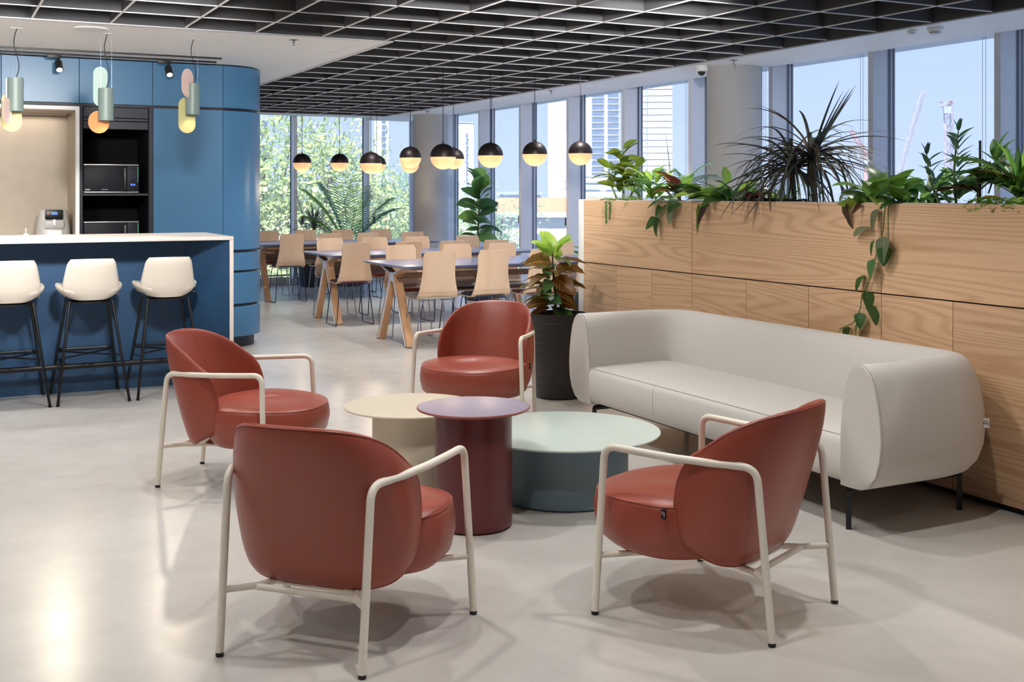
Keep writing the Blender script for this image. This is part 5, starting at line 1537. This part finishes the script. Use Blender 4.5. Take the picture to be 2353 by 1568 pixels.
# ================================================================== outside
Fv = Vector((sin(th_), cos(th_), 0)); Rv = Vector((cos(th_), -sin(th_), 0))
def out_at(lat, d): return Rv * lat + Fv * d
M['ground'] = pbr('pale_ground', srgb(228, 226, 218), 0.9, var=0.06, vscale=0.05)
M['bld'] = pbr('white_render', srgb(232, 230, 226), 0.9, var=0.04, vscale=0.2)
M['bld2'] = pbr('cream_render', srgb(226, 219, 208), 0.9, var=0.04, vscale=0.2)
M['bldglass'] = pbr('grey_blue_glass', srgb(120, 134, 158), 0.4)
M['band'] = pbr('grey_band', srgb(176, 180, 188), 0.8)
M['roof'] = pbr('orange_tiles', srgb(214, 138, 104), 0.85, var=0.15, vscale=1.2)
M['crane'] = pbr('crane_paint', srgb(176, 160, 170), 0.7)
M['crane_red'] = pbr('crane_red_paint', srgb(208, 150, 146), 0.7)
M['trunk'] = pbr('tree_bark', srgb(120, 104, 88), 0.9, var=0.2)
gr = G().box(-600, 600, YK + 1.0, 900, -10.5, -10.0).build('ground', M['ground'], smooth=False); gr['kind'] = 'structure'
gr2 = G().box(XR + 1.0, 700, -300, YK + 1.0, -10.5, -10.0).build('ground', M['ground'], smooth=False); gr2['kind'] = 'structure'

def tower(lat, d, w, h, dep, label, mat='bld', rows=(), z0=-10.0, turn=0.0):
    """a slab building that faces the office; rows: (x0,x1,n columns,z0,z1,n rows,w frac,h frac)"""
    p = out_at(lat, d)
    ang = math.atan2(p.y, p.x) - pi / 2 + turn
    t = thing('tower_block', label, 'building', (p.x, p.y, z0), ang, 'towers beyond the glass')
    G().box(-w / 2, w / 2, 0, dep, 0, h).build('wall', M[mat], t, smooth=False)
    G().box(-w / 2 - 0.2, w / 2 + 0.2, -0.2, dep + 0.2, h, h + 0.5).build('roof', M['band'], t, smooth=False)
    for (x0, x1, nc, za, zb, nr, wf, hf) in rows:
        cw, rh = (x1 - x0) / nc, (zb - za) / nr
        me = G().box(-cw * wf / 2, cw * wf / 2, -0.12, 0.1, -rh * hf / 2, rh * hf / 2).mesh('window', M['bldglass'], smooth=False)
        ms = G().box(-cw * wf / 2 - 0.1, cw * wf / 2 + 0.1, -0.5, 0.1, -rh * hf / 2 - 0.35, -rh * hf / 2 - 0.1).mesh('sill', M['bld'], smooth=False)
        for i in range(nc):
            for j in range(nr):
                q = (x0 + cw * (i + 0.5), 0, za + rh * (j + 0.5))
                wo = inst('window', me, t, q); inst('sill', ms, wo)
    return t
# large slab with window columns, its ribbed neighbour, and lesser towers
t = tower(31.4, 500, 31.5, 75, 30, 'white tower block with columns of blue-grey windows, seen right of the globes', rows=((2.5, 9.5, 1, 12, 66, 20, 0.75, 0.55), (9.8, 15.4, 1, 12, 66, 20, 0.85, 0.55)))
t = tower(61.5, 505, 18.0, 78, 30, 'cream ribbed tower block beside the white one, left of the near column', 'bld2')
for k in range(26): G().box(-9.0, 9.0, -0.25, 0.05, 4 + k * 2.8, 4.7 + k * 2.8).build('band', M['bld'], t, smooth=False)
G().box(-2.6, -2.0, -0.5, 0.05, 0, 78).build('joint', M['band'], t, smooth=False)
t = tower(40.0, 430, 40.0, 17.5, 10, 'low white podium building with grey bands below the white tower', rows=())
for z in (9.6, 12.6, 15.2): G().box(-20, 20, -0.4, 0.05, z, z + 0.8).build('band', M['band'], t, smooth=False)
t = tower(-47.8, 420, 5.2, 60, 12, 'slim white tower with a window column, left of the far column', rows=((-0.6, 2.2, 1, 12, 56, 20, 0.5, 0.5),))
t = tower(-18.5, 420, 9.0, 37, 12, 'pale tower right of the far column behind the fig', rows=((-2.9, -0.9, 1, 11, 34, 8, 0.6, 0.5), (1.0, 3.0, 1, 11, 34, 8, 0.35, 0.5)))
t = tower(-66.6, 300, 5.2, 50, 14, 'white balconied tower at the left edge of the back glass', rows=())
for k in range(12): G().box(-0.1, 2.7, -1.0, 0.05, 8 + k * 3.2, 9.6 + k * 3.2).build('balcony', M['band'], t, smooth=False)
# low house with orange tiled roof
hp = out_at(2.4, 95)
hs = thing('house', 'low pale house with a long orange tiled roof outside the glass', 'house', (hp.x, hp.y, -10), math.atan2(hp.y, hp.x) - pi / 2)
G().box(-6, 9, 0, 9, 0, 9.4).build('wall', M['bld2'], hs, smooth=False)
G().box(-6.5, 9.5, -0.5, 9.5, 9.4, 9.8).build('eaves', M['bld'], hs, smooth=False)
G().add([(-6.4, -0.4, 9.8), (9.4, -0.4, 9.8), (9.4, 9.4, 9.8), (-6.4, 9.4, 9.8), (-3.5, 4.2, 11.0), (6.5, 4.2, 11.0)], [(0, 1, 5, 4), (2, 3, 4, 5), (1, 2, 5), (3, 0, 4), (0, 3, 2, 1)]).build('roof', M['roof'], hs, smooth=False)
for x in (-4, -1, 2, 5): 
    wo = G().box(x, x + 1.3, -0.1, 0.1, 5.5, 8.0).build('window', M['bldglass'], hs, smooth=False)
sm = thing('rooftop_house', 'small white rooftop house just above the orange roof', 'house', tuple(out_at(0.9, 140) + Vector((0, 0, -10))), -th_)
G().box(-2.5, 2.5, 0, 4, 0, 11.2).build('wall', M['bld'], sm, smooth=False)
G().box(-2.8, 2.8, -0.3, 4.3, 11.2, 11.6).build('roof', M['band'], sm, smooth=False)
# cranes
def lattice(p0, p1, w, n, mat, parent, name):
    a, b = Vector(p0), Vector(p1); d = (b - a).normalized()
    s = d.cross(Vector((0, 1, 0.01))).normalized() * w / 2; u = d.cross(s).normalized() * w / 2
    g = G(); r = w * 0.07
    c = [s + u, s - u, -s - u, -s + u]
    for k in range(4): g.tube([a + c[k], b + c[k]], r, 4)
    for i in range(n):
        q0, q1 = a.lerp(b, i / n), a.lerp(b, (i + 1) / n)
        for k in range(4): g.tube([q0 + c[k], q1 + c[(k + 1) % 4]], r * 0.7, 4)
    return g.build(name, M[mat], parent, smooth=False)
def crane(lat, d, hm, jib, label, mat, mat_j):
    p = out_at(lat, d)
    t = thing('tower_crane', label, 'crane', (p.x, p.y, -10), -th_, 'construction cranes on the skyline')
    lattice((0, 0, 0), (0, 0, hm), 2.2, 14, mat, t, 'mast')
    lattice((0, 0, hm), (jib[0], 0, hm + jib[1]), 1.3, 18, mat_j, t, 'jib')
    lattice((0, 0, hm), (-jib[0] * 0.12 - 3, 0, hm + 1.0), 1.4, 4, mat, t, 'counter_jib')
    G().box(-2.0, 0.6, -1.4, 0.2, hm - 2.5, hm).build('cab', M['band'], t, smooth=False)
crane(134.0, 400, 15.0, (9.5, 32.0), 'luffing crane with raised jib, far right beyond the plants', 'crane_red', 'crane')
crane(125.0, 402, 24.0, (-6.5, 9.5), 'pale red crane jib left of the raised one', 'crane_red', 'crane_red')
crane(154.0, 405, 42.0, (1.0, 2.0), 'slim pale crane mast right of the raised jib', 'crane', 'crane')

# trees outside
def tree(lat, d, ztop, zc, rx, rz_, label, mat, n=9000, size=0.075, seed=1):
    rnd = random.Random(seed)
    p = out_at(lat, d)
    t = thing('street_tree', label, 'tree', (p.x, p.y, -10.0), 0, 'trees outside the glass')
    zt = ztop + 10.0; zc = zc + 10.0
    tr = [(0, 0, 0), (0.15, 0.1, zc * 0.5), (0.0, 0.2, zc), (0.1, 0.0, zt - 0.6)]
    G().tube(tr, [0.22, 0.17, 0.11, 0.02], 8).build('trunk', M['trunk'], t)
    cl = []
    for k in range(46):
        a = rnd.uniform(0, 2 * pi); r = rnd.uniform(0, 1) ** 0.5; v = rnd.uniform(-1, 1)
        q = Vector((cos(a) * r * rx * math.sqrt(1 - v * v * 0.8), sin(a) * r * rx * math.sqrt(1 - v * v * 0.8), zc + v * (zt - zc) if v > 0 else zc + v * rz_))
        cl.append((q, rnd.uniform(0.35, 0.75)))
        if k % 2 == 0:
            b0 = Vector((0, 0.1, zc - rz_ * 0.3 + rnd.uniform(-1, 1)))
            G().tube([b0, b0.lerp(q, 0.5) + Vector((0, 0, -0.2)), q], [0.05, 0.03, 0.008], 5).build('branch', M['trunk'], t)
    g = G()
    for k in range(n):
        c, s = cl[rnd.randrange(len(cl))]
        q = c + Vector((rnd.gauss(0, s), rnd.gauss(0, s), rnd.gauss(0, s * 0.7)))
        a = Vector((rnd.uniform(-1, 1), rnd.uniform(-1, 1), rnd.uniform(-1, 1))).normalized(); b = a.orthogonal().normalized()
        l = size * rnd.uniform(0.6, 1.3)
        g.add([q - a * l, q + b * l * 0.45, q + a * l, q - b * l * 0.45], [(0, 1, 2, 3)])
    o = g.build('foliage', M[mat], t, smooth=False); o['kind'] = 'stuff'
tree(-5.9, 27, 2.9, 0.6, 2.3, 3.2, 'tall airy yellow-green tree behind the left bay of the back glass', 'l_tree', seed=3)
tree(-4.1, 25, 2.35, 0.2, 1.7, 2.6, 'yellow-green tree behind the two left globes', 'l_tree', seed=5)
tree(-3.2, 33, 1.4, -0.6, 1.9, 2.4, 'lower leafy tree behind the parlour palm', 'l_tree', seed=8)
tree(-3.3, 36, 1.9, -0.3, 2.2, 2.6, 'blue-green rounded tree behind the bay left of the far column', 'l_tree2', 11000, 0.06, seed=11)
tree(-2.0, 30, 0.5, -1.2, 2.0, 2.2, 'low green tree at the foot of the bay left of the far column', 'l_tree', seed=13)
tree(-6.2, 22, 0.6, -1.2, 2.0, 2.2, 'low shrubby tree close outside the left bays of the back glass', 'l_tree', seed=17)
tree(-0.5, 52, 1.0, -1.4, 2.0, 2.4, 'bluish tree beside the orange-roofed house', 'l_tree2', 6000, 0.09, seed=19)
